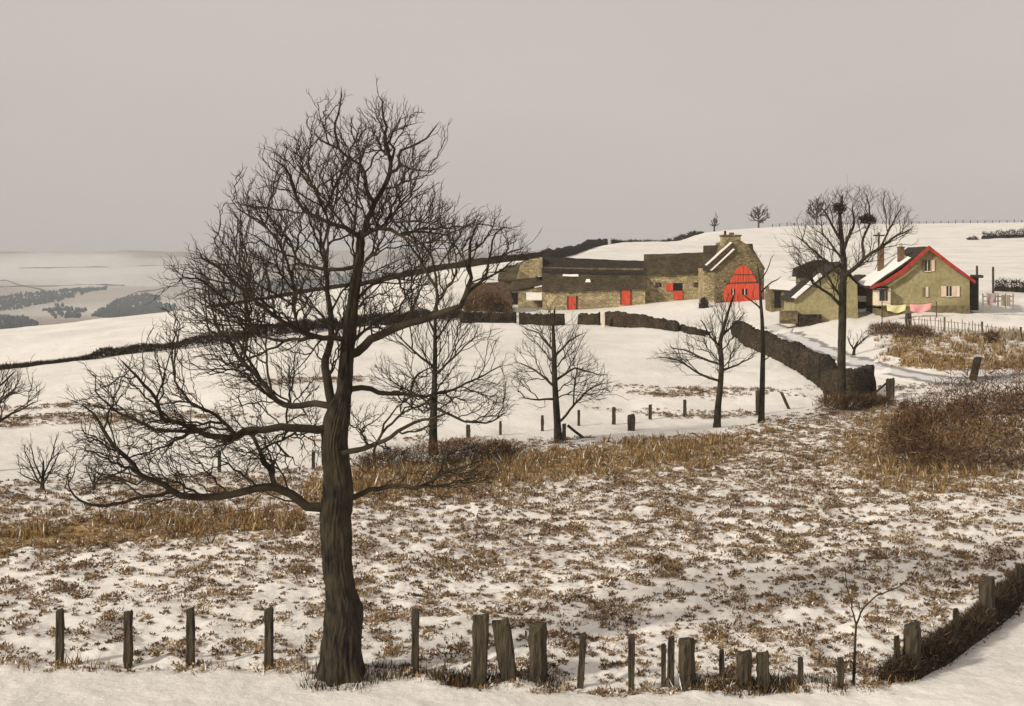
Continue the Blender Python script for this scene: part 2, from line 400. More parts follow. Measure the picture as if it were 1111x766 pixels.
# lane
def ribbon(pts, width, n=6, lift=.06, step=.6):
    P = [Vector(p) for p in pts]; L = [0]
    for a, b in zip(P[:-1], P[1:]): L.append(L[-1] + (b.xy - a.xy).length)
    s = np.arange(0, L[-1], step); x = np.interp(s, L, [p.x for p in P]); y = np.interp(s, L, [p.y for p in P])
    k = np.hanning(15); k /= k.sum()
    x = np.convolve(np.pad(x, 7, 'edge'), k, 'valid'); y = np.convolve(np.pad(y, 7, 'edge'), k, 'valid')
    dx = np.gradient(x); dy = np.gradient(y); l = np.hypot(dx, dy); nx, ny = -dy / l, dx / l
    wd = np.interp(s, L, width) if hasattr(width, '__len__') else np.full(len(s), width)
    c = np.linspace(-.5, .5, n)
    X = x[:, None] + nx[:, None] * wd[:, None] * c; Y = y[:, None] + ny[:, None] * wd[:, None] * c
    Zz = gz(X, Y) + lift * (1 - np.abs(c) * 1.9)
    i = np.arange(X.size).reshape(X.shape)
    qq = np.stack([i[:-1, :-1], i[:-1, 1:], i[1:, 1:], i[1:, :-1]], -1).reshape(-1, 4)
    return np.stack([X, Y, Zz], -1).reshape(-1, 3), qq, np.broadcast_to(c, X.shape).ravel(), np.broadcast_to(s[:, None], X.shape).ravel()
def lane_material():
    m, t, b = newmat('lane', .7, .3)
    a = t.nodes.new('ShaderNodeAttribute'); a.attribute_name = 'across'
    geo = t.nodes.new('ShaderNodeNewGeometry')
    n = t.nodes.new('ShaderNodeTexNoise'); n.inputs['Scale'].default_value = .7; n.inputs['Detail'].default_value = 6
    t.links.new(geo.outputs['Position'], n.inputs['Vector'])
    ad = t.nodes.new('ShaderNodeMath'); ad.operation = 'MULTIPLY_ADD'; ad.inputs[1].default_value = .34
    t.links.new(n.outputs['Fac'], ad.inputs[0]); t.links.new(a.outputs['Fac'], ad.inputs[2])
    r = t.nodes.new('ShaderNodeValToRGB'); e = r.color_ramp.elements
    sn = (.80, .77, .73, 1); rut = (.27, .25, .24, 1)
    e[0].position = 0; e[0].color = sn; e[1].position = 1; e[1].color = sn
    for p, c in ((.31, sn), (.37, rut), (.44, rut), (.48, (.60, .59, .59, 1)), (.66, (.62, .61, .61, 1)), (.72, rut), (.79, rut), (.85, sn)):
        k = e.new(p); k.color = c
    t.links.new(ad.outputs[0], r.inputs[0]); t.links.new(r.outputs[0], b.inputs['Base Color'])
    return m
lane_pts = [hit(u, v) for u, v in ((838, 352), (870, 367), (905, 382), (945, 396), (990, 408), (1040, 414), (1085, 412), (1140, 405), (1260, 398))]
v_, f_, ac_, al_ = ribbon(lane_pts, 4.0, n=15)
lane = mesh_obj('lane', v_, f_, lane_material(), attrs={'across': ac_ + .5}, smooth=True)
tag(lane, 'snowy rutted lane climbing beside the stone wall to the farm', 'lane', kind='structure')

# ------------------------------------------------------------------ tufts, grass, hedges
def blades(P, H, Wd, nb, spread, lean, tint, rg, wide=.12, prob_snow=0.0, dome=False):
    """per tuft at P: nb thin triangles; returns verts, tris, tint"""
    n = len(P); N = n * nb
    base = np.repeat(P, nb, 0); h0 = np.repeat(H, nb); h = h0 * rg.uniform(.45, 1.1, N); sp = np.repeat(Wd, nb)
    a = rg.uniform(0, 2 * np.pi, N); r = np.sqrt(rg.uniform(0, 1, N)) * sp * spread
    b = base + np.stack([np.cos(a) * r, np.sin(a) * r, np.zeros(N)], 1)
    k = 1 - .85 * (r / np.maximum(sp * spread, 1e-3)) ** 2
    if dome:
        # short sprigs sticking out of a low cushion
        b[:, 2] += h0 * k * rg.uniform(.25, .75, N)
        ln = rg.uniform(.05, .13, N) * (.6 + 1.4 * h0)
        tilt = np.stack([np.cos(a) * r / sp * .6 + rg.normal(0, .5, N), np.sin(a) * r / sp * .6 + rg.normal(0, .5, N), rg.uniform(.15, 1.0, N)], 1)
        tilt = tilt / np.linalg.norm(tilt, axis=1)[:, None] * ln[:, None]; ww = ln * .30
    else:
        h = h * (.25 + .75 * k)
        tilt = np.stack([np.cos(a) * r * lean + rg.normal(0, .35, N) * h, np.sin(a) * r * lean + rg.normal(0, .35, N) * h, h], 1); ww = h * wide
    pa = rg.uniform(0, np.pi, N); wv = ww[:, None] * np.stack([np.cos(pa), np.sin(pa), rg.normal(0, .3, N)], 1)
    lowr = np.zeros((N, 3)) if dome else np.array([0, 0, -.03])
    v = np.stack([b - wv + lowr, b + wv + lowr, b + tilt], 1).reshape(-1, 3)
    tn = np.clip(np.repeat(tint, nb) + rg.normal(0, .14, N), 0, .92)
    if prob_snow: tn = np.where(rg.uniform(0, 1, N) < prob_snow, 1.0, tn)
    return v, np.arange(3 * N).reshape(-1, 3), np.repeat(tn, 3)

def scatter(n, u0, u1, d0, d1, rg):
    # uniform over ground area: pick distance with density ~ D
    D = np.sqrt(rg.uniform(d0 ** 2, d1 ** 2, n)); u = rg.uniform(u0, u1, n)
    x = (u - UC) / F * D; z = gz(x, D)
    return x, D, z, u
def ground_micro(x, y, c): return (bump_field(x, y) - .5) * .42 * np.clip(c * 2.2, 0, 1)

rg = np.random.default_rng(11)
x, y, z, u = scatter(125000, -110, 1225, 28.5, 92, rg)
c, oc = zone(x, y, z)
nf = .22 * fbm(x * .7, y * .5, 103, 3) + .78 * fbm(x * 3.2, y * 1.7, 140, 3)
keep = (rg.uniform(0, 1, len(x)) < np.clip((c - .06) * 1.15 * sstep(.50, .60, nf) + .15 * (c > .12), 0, 1)) & (c > .06)
x, y, z, c, oc, nf = (a[keep] for a in (x, y, z, c, oc, nf))
size = rg.gamma(2.0, .5, len(x)) * (.32 + 1.35 * sstep(.47, .66, nf))
Wd = np.clip(.05 + .095 * size, .04, .42); H = np.clip(.045 + .075 * size, .04, .28)
P = np.stack([x, y, z + ground_micro(x, y, c)], 1)
tint = np.clip(rg.normal(.42, .19, len(x)) + oc * .25, 0, .9)
print('heather tufts', len(P))
bv, bf, bt = blades(P, H, Wd, 32, 1.0, .55, tint, rg, prob_snow=.05, dome=True)
ht = mesh_obj('heather_tufts', bv, bf, M['heather'], attrs={'tint': bt})
tag(ht, 'brown heather tufts poking through thin snow over the rough pasture', 'heather', kind='stuff')

x, y, z, u = scatter(90000, -110, 1225, 28.5, 125, rg)
c, oc = zone(x, y, z)
keep = rg.uniform(0, 1, len(x)) < np.clip((oc - .12) * 1.3, 0, .85) * sstep(.34, .52, fbm(x * .4, y * .4, 55, 3))
x, y, z, c, oc = (a[keep] for a in (x, y, z, c, oc))
P = np.stack([x, y, z + ground_micro(x, y, c)], 1)
H = rg.uniform(.2, .62, len(x)) * np.where(y < 40, .6, 1.0); Wd = rg.uniform(.1, .3, len(x))
bo = rg.uniform(0, 2 * np.pi, 90); br = rg.uniform(.45, .95, 90); bc = hit(372, 737)
ug = rg.uniform(405, 965, 1500); vg = np.interp(ug, *V_NEAR) + rg.normal(-1, 3.0, 1500)
yg = -8.63 * -F / (vg - VH); xg = (ug - UC) / F * yg; kp = fbm(xg * .5, yg * 0, 71, 3) > rg.uniform(.3, .62, 1500); xg, yg = np.concatenate([xg[kp], bc.x + np.cos(bo) * br]), np.concatenate([yg[kp], bc.y + np.sin(bo) * br])
P = np.vstack([P, np.stack([xg, yg, gz(xg, yg)], 1)]); H = np.concatenate([H, rg.uniform(.10, .34, len(xg))]); Wd = np.concatenate([Wd, rg.uniform(.1, .3, len(xg))])
TT = np.concatenate([rg.normal(.5, .16, len(x)), rg.normal(-.02, .16, len(xg))])
bv, bf, bt = blades(P, H, Wd, 16, 1.0, .3, np.clip(TT, 0, .92), rg, wide=.07, prob_snow=.05)
gt = mesh_obj('dry_grass', bv, bf, M['grass'], attrs={'tint': bt})
tag(gt, 'straw coloured dead grass along the field fence and lane bank', 'grass', kind='stuff')

def hedge(name, label, path, height, width, per_m, mat, rg, cat='hedge', twig=.35, tw=.05, group=None, core=True, gaps=0.0, droop=.0, var=1.0):
    P = [Vector(p) for p in path]; L = [0]
    for a, b in zip(P[:-1], P[1:]): L.append(L[-1] + (b.xy - a.xy).length)
    Lt = L[-1]; N = int(per_m * Lt)
    s = rg.uniform(0, Lt, N); off = np.clip(rg.normal(0, .38, N), -1, 1)
    px = np.interp(s, L, [p.x for p in P]); py = np.interp(s, L, [p.y for p in P])
    dx = np.interp(s, L, np.gradient([p.x for p in P], L)); dy = np.interp(s, L, np.gradient([p.y for p in P], L)); l = np.hypot(dx, dy) + 1e-9
    hh = np.interp(s, L, height) if hasattr(height, '__len__') else np.full(N, height)
    ww = np.interp(s, L, width) if hasattr(width, '__len__') else np.full(N, width)
    sd0 = int(rg.integers(999)); mod = 1 + var * (.75 * fbm(s * .5, off * .8 + 3.3, sd0, 3) + .35 * fbm(s * 2.2, off * 2 + 7.3, sd0 + 5, 2) - .55)
    if gaps: mod = mod * (.38 + .62 * sstep(gaps - .10, gaps + .08, fbm(s * .3, s * 0 + 8.8, 17, 3)))
    hh = hh * mod
    x = px - dy / l * off * ww * .5; y = py + dx / l * off * ww * .5
    t = rg.uniform(0, 1, N) ** .8
    z0 = gz(x, y); zz = z0 + t * hh * (1 - .55 * off ** 2)
    d = rg.normal(0, 1, (N, 3)) * [.8, .8, .5] + [0, 0, .75 - droop]; d /= np.linalg.norm(d, axis=1)[:, None]
    ln = twig * rg.uniform(.5, 1.3, N); sd = rg.normal(0, 1, (N, 3)); sd /= np.linalg.norm(sd, axis=1)[:, None]
    b = np.stack([x, y, zz], 1); wv = sd * (tw * rg.uniform(.5, 1.2, N))[:, None]
    v = np.stack([b - wv, b + wv, b + d * ln[:, None]], 1).reshape(-1, 3)
    f = np.arange(3 * N).reshape(-1, 3); tn = np.repeat(np.clip(rg.normal(.45, .22, N), 0, 1), 3)
    fl = [f]
    if core:
        k = max(int(Lt / .4), 3); ss = np.linspace(0, Lt, k)
        cx = np.interp(ss, L, [p.x for p in P]); cy = np.interp(ss, L, [p.y for p in P])
        ddx = np.gradient(cx, ss); ddy = np.gradient(cy, ss); ll = np.hypot(ddx, ddy) + 1e-9
        ch = (np.interp(ss, L, height) if hasattr(height, '__len__') else np.full(k, height)) * .5 * rg.uniform(.7, 1.1, k)
        if gaps: ch = ch * np.where(fbm(ss * .26, ss * 0 + 8.8, 17, 2) < gaps, .15, 1)
        cw = (np.interp(ss, L, width) if hasattr(width, '__len__') else np.full(k, width)) * .3
        ring = []
        for o_, h_ in ((-1, -.1), (-.8, .8), (0, 1), (.8, .8), (1, -.1)):
            xx = cx - ddy / ll * o_ * cw; yy = cy + ddx / ll * o_ * cw
            ring.append(np.stack([xx, yy, gz(xx, yy) + h_ * ch], 1))
        ring = np.stack(ring, 1); base = len(v); ii = base + np.arange(k * 5).reshape(k, 5)
        v = np.vstack([v, ring.reshape(-1, 3)]); tn = np.concatenate([tn, np.full(k * 5, .15)])
        fl.append(np.stack([ii[:-1, :-1], ii[:-1, 1:], ii[1:, 1:], ii[1:, :-1]], -1).reshape(-1, 4))
    o0 = np.array(P[0]); v = v - o0
    o = mesh_obj(name, v, fl, mat, attrs={'tint': tn}, loc=P[0])
    tag(o, label, cat, group); return o

def dry_wall(name, label, path, height, thick, mat, rg, cat='stone wall', group=None, step=.22, ragged=.22, vb=False):
    P = [Vector(p) for p in path]; L = [0]
    for a, b in zip(P[:-1], P[1:]): L.append(L[-1] + (b.xy - a.xy).length)
    k = max(int(L[-1] / step), 4); s = np.linspace(0, L[-1], k)
    x = np.interp(s, L, [p.x for p in P]); y = np.interp(s, L, [p.y for p in P])
    dx = np.gradient(x, s); dy = np.gradient(y, s); l = np.hypot(dx, dy) + 1e-9; nx, ny = -dy / l, dx / l
    h = np.interp(s, L, height) if hasattr(height, '__len__') else np.full(k, height)
    h = h * (1 + ragged * 2 * (fbm(s * .35, s * 0, int(rg.integers(999)), 3) - .5)) + rg.normal(0, .035, k)
    prof = [(-1.1, -.15), (-1.05, .2), (-.98, .45), (-.9, .7), (-.82, .92), (-.4, 1.02), (.4, 1.02), (.82, .92), (.9, .7), (.98, .45), (1.05, .2), (1.1, -.15)]
    ring = []
    for o_, h_ in prof:
        j = rg.normal(0, .065, k)
        xx = x + nx * (o_ * thick * .5 + j); yy = y + ny * (o_ * thick * .5 + j)
        ring.append(np.stack([xx, yy, gz(x, y) + h_ * h + rg.normal(0, .05, k)], 1))
    ring = np.stack(ring, 1); n = len(prof); ii = np.arange(k * n).reshape(k, n)
    f = np.stack([ii[:-1, :-1], ii[:-1, 1:], ii[1:, 1:], ii[1:, :-1]], -1).reshape(-1, 4)
    caps = np.array([ii[0, ::-1], ii[-1]])
    o = mesh_obj(name, ring.reshape(-1, 3) - np.array(P[0]), [f, caps], mat, loc=P[0])
    tag(o, label, cat, group); return o

rg = np.random.default_rng(23)
def uvpath(pts): return [hit(u, v) for u, v in pts]
# walls and hedges of the fields
dry_wall('stone_wall', 'long dark dry stone wall running down beside the lane to a broad end', uvpath([(800, 362), (816, 376), (840, 387), (866, 399), (888, 415), (905, 430), (922, 436), (944, 428)]), [1.1, 1.35, 1.45, 1.6, 1.7, 1.9, 2.0, 1.8], .9, M['wall_stone'], rg)
dry_wall('stone_wall', 'dark stone wall below the rusty shed at the left end of the farmyard', uvpath([(500, 350), (530, 350), (560, 351)]), .95, .6, M['wall_stone'], rg)
dry_wall('stone_wall', 'dark stone wall under the left end of the long barn', uvpath([(563, 352), (588, 353), (612, 353)]), 1.1, .6, M['wall_stone'], rg)
dry_wall('stone_wall', 'short dark block of wall between the two gaps below the red barn doors', uvpath([(629, 351.5), (640, 352), (651, 352)]), 1.1, .6, M['wall_stone'], rg)
dry_wall('stone_wall', 'dark stone wall dropping right from the white gatepost across the farmyard snow', uvpath([(658, 352), (680, 354), (700, 356), (718, 358), (735, 360)]), [1.15, 1.2, 1.1, 1.1, .9], .6, M['wall_stone'], rg)
dry_wall('stone_wall', 'low crumbled bit of wall right of the farmyard wall', uvpath([(738, 358), (752, 362), (768, 364)]), [.4, .5, .3], .6, M['wall_stone'], rg)
hedge('hedge', 'dark hedge line crossing the white slope from the left edge behind the big tree', [at(u_, d_) for u_, d_ in ((-130, 106), (0, 110), (100, 112), (150, 114), (220, 116), (300, 120), (370, 127), (450, 134), (500, 138))], [.85, .8, .7, .65, .95, 1.0, .95, .9, .8], .9, 620, M['hedge'], rg, twig=.26, tw=.05, gaps=.43, var=1.0, core=False)
dry_wall('stone_wall', 'far dark wall on the brow from behind the big tree to the barns', [at(u_, d_) for u_, d_ in ((225, 171), (300, 186), (390, 206), (450, 216), (530, 222), (588, 236))], [.3, .45, .7, .95, 1.1, 1.1], .7, M['wall_stone'], rg, step=.6)
dry_wall('stone_wall', 'dark wall climbing the skyline behind the long barn', [at(u_, d_) for u_, d_ in ((588, 238), (610, 255), (635, 285), (658, 318))], [1.5, 1.7, 1.8, 1.5], .8, M['wall_stone'], rg, step=.6)
hedge('hedge', 'thin dark hedge on the skyline between the barns and the first horizon tree', [at(u_, d_) for u_, d_ in ((664, 330), (700, 360), (730, 390), (762, 415))], [1.0, 1.1, 1.4, 1.0], 1.2, 45, M['hedge'], rg, twig=.8, tw=.14, gaps=.4)
hedge('hedge', 'dark hedge on the hillside at the right edge above the white house', [at(u_, d_) for u_, d_ in ((1066, 345), (1111, 352), (1200, 366))], [1.5, 1.9, 2.0], 1.4, 60, M['hedge'], rg, twig=.7, tw=.12)
hedge('hedge', 'tiny dark bit of hedge left of the hillside hedge', [at(1050, 340), at(1056, 341), at(1061, 342)], [.5, .8, .5], 1.0, 60, M['hedge'], rg, twig=.5, tw=.1)
hedge('hedge', 'thick dark hedge right of the white house behind two thin posts', [at(u_, d_) for u_, d_ in ((1080, 142), (1095, 141), (1111, 140), (1170, 138))], [1.0, 1.2, 1.3, 1.3], 1.3, 240, M['hedge'], rg, twig=.4, tw=.06)
# brambles
rgb = np.random.default_rng(31)
hedge('bramble_hedge', 'dark bramble bank burying the fence in the lower right corner', uvpath([(958, 741), (985, 735), (1010, 722), (1040, 700), (1070, 678), (1111, 648), (1170, 612), (1300, 556), (1480, 520)]), [.3, .45, .55, .55, .6, .7, .7, .7, .6], [.5, .75, .85, .9, .95, 1.0, 1.0, 1.0, .9], 2000, M['bank'], rgb, cat='brambles', twig=.20, tw=.012)
hedge('bramble_bush', 'wide reddish brown bramble thicket on the bank below the lane', [hit(975, 492), hit(1005, 508), hit(1040, 512), hit(1085, 510), hit(1130, 505)], [1.4, 3.2, 4.0, 4.2, 3.6], [2, 4, 5, 5, 4.5], 1000, M['bramble'], rgb, cat='brambles', twig=.45, tw=.022, core=False)
hedge('bramble_bush', 'pale thorny scrub under the lane at the right edge', [hit(1030, 455), hit(1060, 452), hit(1100, 450), hit(1140, 448)], [.6, 1.5, 1.6, 1.4], [1.5, 2.5, 2.5, 2], 500, M['bramble'], rgb, cat='brambles', twig=.6, tw=.018, core=False)
hedge('bramble_bush', 'brown scrub round the foot of the tall tree by the wall end', [hit(890, 443), hit(912, 446), hit(940, 444), hit(962, 438)], [.5, .9, .7, .4], 1.6, 700, M['bramble'], rgb, cat='brambles', twig=.4, tw=.02, core=False)
hedge('bramble_bush', 'low brown scrub in front of the picket fence left end', [hit(945, 362), hit(965, 364), hit(985, 366), hit(1010, 368)], [.7, 1.0, .9, .7], 1.6, 420, M['bramble'], rgb, cat='brambles', twig=.4, tw=.03, core=False)
hedge('bramble_bush', 'dark small bush in front of the picket fence middle', [hit(1068, 372), hit(1076, 372), hit(1084, 372)], [.5, .9, .5], 1.0, 500, M['bramble'], rgb, cat='brambles', twig=.35, tw=.03)
hedge('bramble_bush', 'rough brown scrub behind the low branches right of the big trunk', [hit(392, 510), hit(430, 506), hit(480, 506), hit(530, 500), hit(560, 496)], [.5, .9, 1.1, 1.0, .5], 2.0, 800, M['bramble'], rgb, cat='brambles', twig=.4, tw=.016, core=False)

# ------------------------------------------------------------------ trees
def in_poly(px, py, poly):
    c = np.zeros(len(px), bool); n = len(poly)
    for i in range(n):
        x1, y1 = poly[i]; x2, y2 = poly[(i + 1) % n]
        cr = ((y1 > py) != (y2 > py)) & (px < (x2 - x1) * (py - y1) / (y2 - y1 + 1e-9) + x1); c ^= cr
    return c
def edge_dist(px, py, poly):
    d = np.full(len(px), 1e9); n = len(poly)
    for i in range(n):
        a = np.array(poly[i], float); b = np.array(poly[(i + 1) % n], float); ab = b - a
        t = np.clip(((px - a[0]) * ab[0] + (py - a[1]) * ab[1]) / (ab @ ab), 0, 1)
        d = np.minimum(d, np.hypot(px - a[0] - t * ab[0], py - a[1] - t * ab[1]))
    return d

def tubes(chains, pos, rad, sides_of, limit=None):
    """sweep all chains (lists of node ids) into one vertex/face array"""
    V = []; Fq = []; Ft = []; off = 0
    by = {}
    for ch in chains:
        by.setdefault(sides_of(ch), []).append(ch)
    for n, chs in by.items():
        ids = np.concatenate(chs); ln = np.array([len(c) for c in chs]); st = np.concatenate([[0], np.cumsum(ln)[:-1]])
        p = pos[ids]; r = rad[ids].copy()
        r[st] = np.minimum(r[st], r[np.minimum(st + 1, len(r) - 1)] * 1.15)
        first = np.zeros(len(ids), bool); first[st] = True; last = np.zeros(len(ids), bool); last[st + ln - 1] = True
        nx = np.where(last[:, None], p, np.roll(p, -1, 0)); pv = np.where(first[:, None], p, np.roll(p, 1, 0))
        t = nx - pv; t /= np.linalg.norm(t, axis=1)[:, None] + 1e-9
        ref = np.array([.21, .93, .29]); a = np.cross(t, ref); a /= np.linalg.norm(a, axis=1)[:, None] + 1e-9; b = np.cross(t, a)
        an = 2 * np.pi * np.arange(n) / n
        ring = p[:, None] + r[:, None, None] * (a[:, None] * np.cos(an)[None, :, None] + b[:, None] * np.sin(an)[None, :, None])
        ring[last] = p[last][:, None] + (ring[last] - p[last][:, None]) * .25
        ii = off + np.arange(len(ids) * n).reshape(-1, n)
        seg = np.where(~last)[0]
        q0 = ii[seg]; q1 = ii[seg + 1]
        Fq.append(np.stack([q0, np.roll(q0, -1, 1), np.roll(q1, -1, 1), q1], -1).reshape(-1, 4))
        V.append(ring.reshape(-1, 3)); off += len(ids) * n
    return np.concatenate(V), np.concatenate(Fq)

def grow_tree(name, label, base, Y, base_uv, trunk, limbs, outlines, depth, seed, step, r0, expo=2.5, scl=1.0, len1=(.7, 2.0), first=.5, dens=(.75, .7, .55), cap=7, cellpx=7.0, kinky=.20, outw=.35, up=.16,
              lift=(.05, .06, .07, .05), cat='tree', group=None, bark='bark', twig='twig', trunk_sides=20, rough=.06, clumps=(), flare=1.5, gnarl=1.0):
    rg = np.random.default_rng(seed); s = Y / F; ub, vb = base_uv
    pos = []; par = []; fix = []
    def add(p, pa, r):
        pos.append(np.array(p, float)); par.append(pa); fix.append(r); return len(pos) - 1
    def L(u, v, d=0.0): return np.array([(u - ub) * s, d, (vb - v) * s])
    def resample(pts, rs):
        pts = np.array(pts); seg = np.linalg.norm(np.diff(pts, axis=0), axis=1); l = np.concatenate([[0], np.cumsum(seg)])
        k = max(int(l[-1] / step), 2); q = np.linspace(0, l[-1], k + 1)
        return np.stack([np.interp(q, l, pts[:, i]) for i in range(3)], 1), np.interp(q, l, rs)
    tp, tr = resample([L(u, v) for u, v, w_ in trunk], [w_ * .5 * s for u, v, w_ in trunk])
    trunk_ids = []; last = -1
    for p, r in zip(tp, tr): last = add(p, last, r); trunk_ids.append(last)
    for lb in limbs:
        pts2, w0, w1, dep = lb[:4]
        A = np.array(pos); st = L(*pts2[0]); cand = A.copy()
        dd_ = np.hypot(cand[:, 0] - st[0], cand[:, 2] - st[2]); k = int(np.argmin(dd_))
        d0 = pos[k][1]; n = len(pts2)
        P3 = [pos[k]] + [L(u, v, d0 + (dep - d0) * ((i + 1) / (n - 1)) ** .8) for i, (u, v) in enumerate(pts2[1:])]
        lp, lr = resample(P3, np.linspace(w0, w1, n) * .5 * s)
        wob = np.cumsum(rg.normal(0, step * .10 * gnarl, (len(lp), 3)), 0); wob -= np.linspace(0, 1, len(lp))[:, None] * wob[-1]
        lp = lp + wob; last = k
        for p, r in zip(lp[1:], lr[1:]): last = add(p, last, r)
    # side boughs, branchlets and twigs: angular, forking, filling the crown up to its outline
    nfix0 = len(pos); top = max(p[2] for p in pos); ctr = Vector((float(pos[trunk_ids[-1]][0]) * .5, 0, top * .40))
    rr = random.Random(seed); PL = [np.array(p_, float) for p_, _ in outlines]; PL = [[tuple(q_) for q_ in p_] for p_ in PL]
    def inside(p, grow_px=0.0):
        u_ = ub + p.x / s; v_ = vb - p.z / s
        for pl in PL:
            c = False; n_ = len(pl); x2, y2 = pl[-1]
            for x1, y1 in pl:
                if (y1 > v_) != (y2 > v_) and u_ < (x2 - x1) * (v_ - y1) / (y2 - y1 + 1e-9) + x1: c = not c
                x2, y2 = x1, y1
            if c: return True
        return False
    cell = cellpx; grid = {}
    def gkey(p): return (int((ub + p.x / s) // cell), int((vb - p.z / s) // cell), int(p.y // (cell * s * 3)))
    def side_dir(d, ang, ow, upw):
        q_ = Vector((rr.gauss(0, 1), rr.gauss(0, 1), rr.gauss(0, 1))); q_ = q_ - d * q_.dot(d)
        q_.normalize(); return q_
    queue = []
    def branch(cur, d, ln, lvl):
        p = Vector(pos[cur]); st = (step, step * .72, step * .5, step * .42)[lvl]; k = max(2, int(ln / st)); sg = rr.choice((-1, 1)); zz = side_dir(d, 0, 0, 0)
        for q_ in range(k):
            kink = zz * (sg * kinky * (.7 + .6 * rr.random())) + Vector((rr.gauss(0, .10), rr.gauss(0, .10), rr.gauss(0, .10) + lift[lvl]))
            d2 = (d + kink).normalized(); p2 = p + d2 * st * rr.uniform(.8, 1.2)
            if not inside(p2) and rr.random() < (.8, .7, .55, .25)[lvl]: break
            if lvl < 2 and abs(p2.y) > depth: break
            cur = add(p2, cur, 0); p = p2; d = (d * .72 + d2 * .28).normalized()
            g_ = gkey(p); grid[g_] = grid.get(g_, 0) + 1
            if lvl < 3 and (q_ > 0 or lvl > 0) and rr.random() < dens[lvl]:
                sdv = -zz * sg; sdv = (sdv + Vector((rr.gauss(0, .7), rr.gauss(0, .7), rr.gauss(0, .7)))); sdv = sdv - d * sdv.dot(d); sdv.normalize()
                a_ = rr.uniform(.6, 1.15); nd = d * math.cos(a_) + sdv * math.sin(a_)
                oc = (p - ctr).normalized(); nd = (nd + oc * outw + Vector((0, 0, up))).normalized()
                left = ln * (1 - q_ / k)
                queue.append((cur, nd, (left * rr.uniform(.5, .85) + (.10, .10, .06)[lvl] * scl) if lvl < 2 else rr.uniform(.10, .26) * scl, lvl + 1))
            sg = -sg; zz = (zz + side_dir(d, 0, 0, 0) * .5).normalized()
        else:
            if lvl < 3:
                for _ in range(2):
                    sdv = side_dir(d, 0, 0, 0); queue.append((cur, (d * .85 + sdv * .5 + Vector((0, 0, .12))).normalized(), rr.uniform(.12, .28) * scl, 3))
    def run():
        while queue:
            c_, d_, l_, v_ = queue.pop(rr.randrange(len(queue)) if len(queue) < 50 else -1)
            p_ = Vector(pos[c_]) + d_ * min(l_, .3 * scl) * .7
            if grid.get(gkey(p_), 0) > cap: continue
            branch(c_, d_, l_, v_)
    starts0 = []
    for i in range(1, nfix0):
        p = Vector(pos[i])
        if not inside(p) or par[i] < 0: continue
        d = (p - Vector(pos[par[i]])).normalized()
        if rr.random() < first:
            sdv = side_dir(d, 0, 0, 0); a_ = rr.uniform(.7, 1.25); nd = d * math.cos(a_) + sdv * math.sin(a_)
            oc = (p - ctr).normalized(); nd = (nd + oc * outw + Vector((0, 0, up))).normalized()
            starts0.append((i, nd, rr.uniform(*len1) * (1.0 if fix[i] > r0 * 3 else .75), 0))
        nxt = [j for j in range(i + 1, min(i + 2, nfix0)) if par[j] == i]
        if not nxt: # end of a traced limb: let it fork on
            for _ in range(3):
                sdv = side_dir(d, 0, 0, 0); starts0.append((i, (d * .9 + sdv * .45 + Vector((0, 0, .12))).normalized(), rr.uniform(*len1) * .55, 1))
    rr.shuffle(starts0)
    for t_ in starts0:
        queue.append(t_); run()
    pos = np.array(pos); par = np.array(par); fix = np.array(fix); N = len(pos)
    acc = np.zeros(N); rad = np.zeros(N)
    for i in range(N - 1, -1, -1):
        r = acc[i] ** (1 / expo) if acc[i] > 0 else r0
        if fix[i] > 0: r = max(fix[i], r0)
        else: r = min(max(r, r0), rad_cap) if (rad_cap := step * .28) else r
        rad[i] = r
        if par[i] >= 0: acc[par[i]] += r ** expo
    children = [[] for _ in range(N)]
    for i in range(N):
        if par[i] >= 0:
            if fix[i] == 0 or fix[par[i]] == 0 or True: rad[i] = min(rad[i], rad[par[i]] * 1.02)
            children[par[i]].append(i)
    tset = set(trunk_ids); chains = []; stack = [trunk_ids[0]]
    starts = []
    for t_ in trunk_ids:
        for c in children[t_]:
            if c not in tset: starts.append((t_, c))
    while starts:
        a, b = starts.pop(); ch = [a, b]
        while children[ch[-1]]:
            cs = sorted(children[ch[-1]], key=lambda k: -rad[k])
            for o_ in cs[1:]: starts.append((ch[-1], o_))
            ch.append(cs[0])
        chains.append(np.array(ch))
    root = empty(name, base); tag(root, label, cat, group)
    def sides(ch):
        r = rad[ch[1]]; return 9 if r > .05 else 6 if r > .022 else 4 if r > .012 else 3
    v, f = tubes(chains, pos, rad, sides)
    mesh_obj('branches', v, f, M[twig], root, smooth=True)
    # trunk: lumpy swept bole with a root flare
    p = pos[trunk_ids]; r = rad[trunk_ids]; n = trunk_sides
    sub = np.linspace(0, len(p) - 1, max(len(p) * (4 if trunk_sides > 14 else 2), 8)); ii = np.arange(len(p))
    p = np.stack([np.interp(sub, ii, p[:, k]) for k in range(3)], 1); r = np.interp(sub, ii, r)
    an = 2 * np.pi * np.arange(n) / n; hgt = p[:, 2]
    A2, H2 = np.meshgrid(an, hgt)
    nr_ = fbm(np.cos(A2) * 1.4 + 5 + seed, np.sin(A2) * 1.4 + H2 * 1.2, seed, 4) - .5
    ridge = np.sin(A2 * 7 + 2.2 * np.sin(H2 * 1.1)) * .5 + np.sin(A2 * 13 + H2 * 2) * .3
    rr_ = r[:, None] * (1 + rough * 4.5 * nr_ + rough * .5 * ridge)
    if n > 40:
        fis = fbm(A2 * 5.5 + .6 * np.sin(H2 * 1.3) + 3, H2 * 2.2, seed + 9, 4); fis = np.where(A2 > an[-4], fis[:, :1], fis); rr_ = rr_ * (1 + .16 * (fis - .5)) + .015 * np.sin(A2 * 26 + 3 * np.sin(H2 * 3)) * (fis > .5)
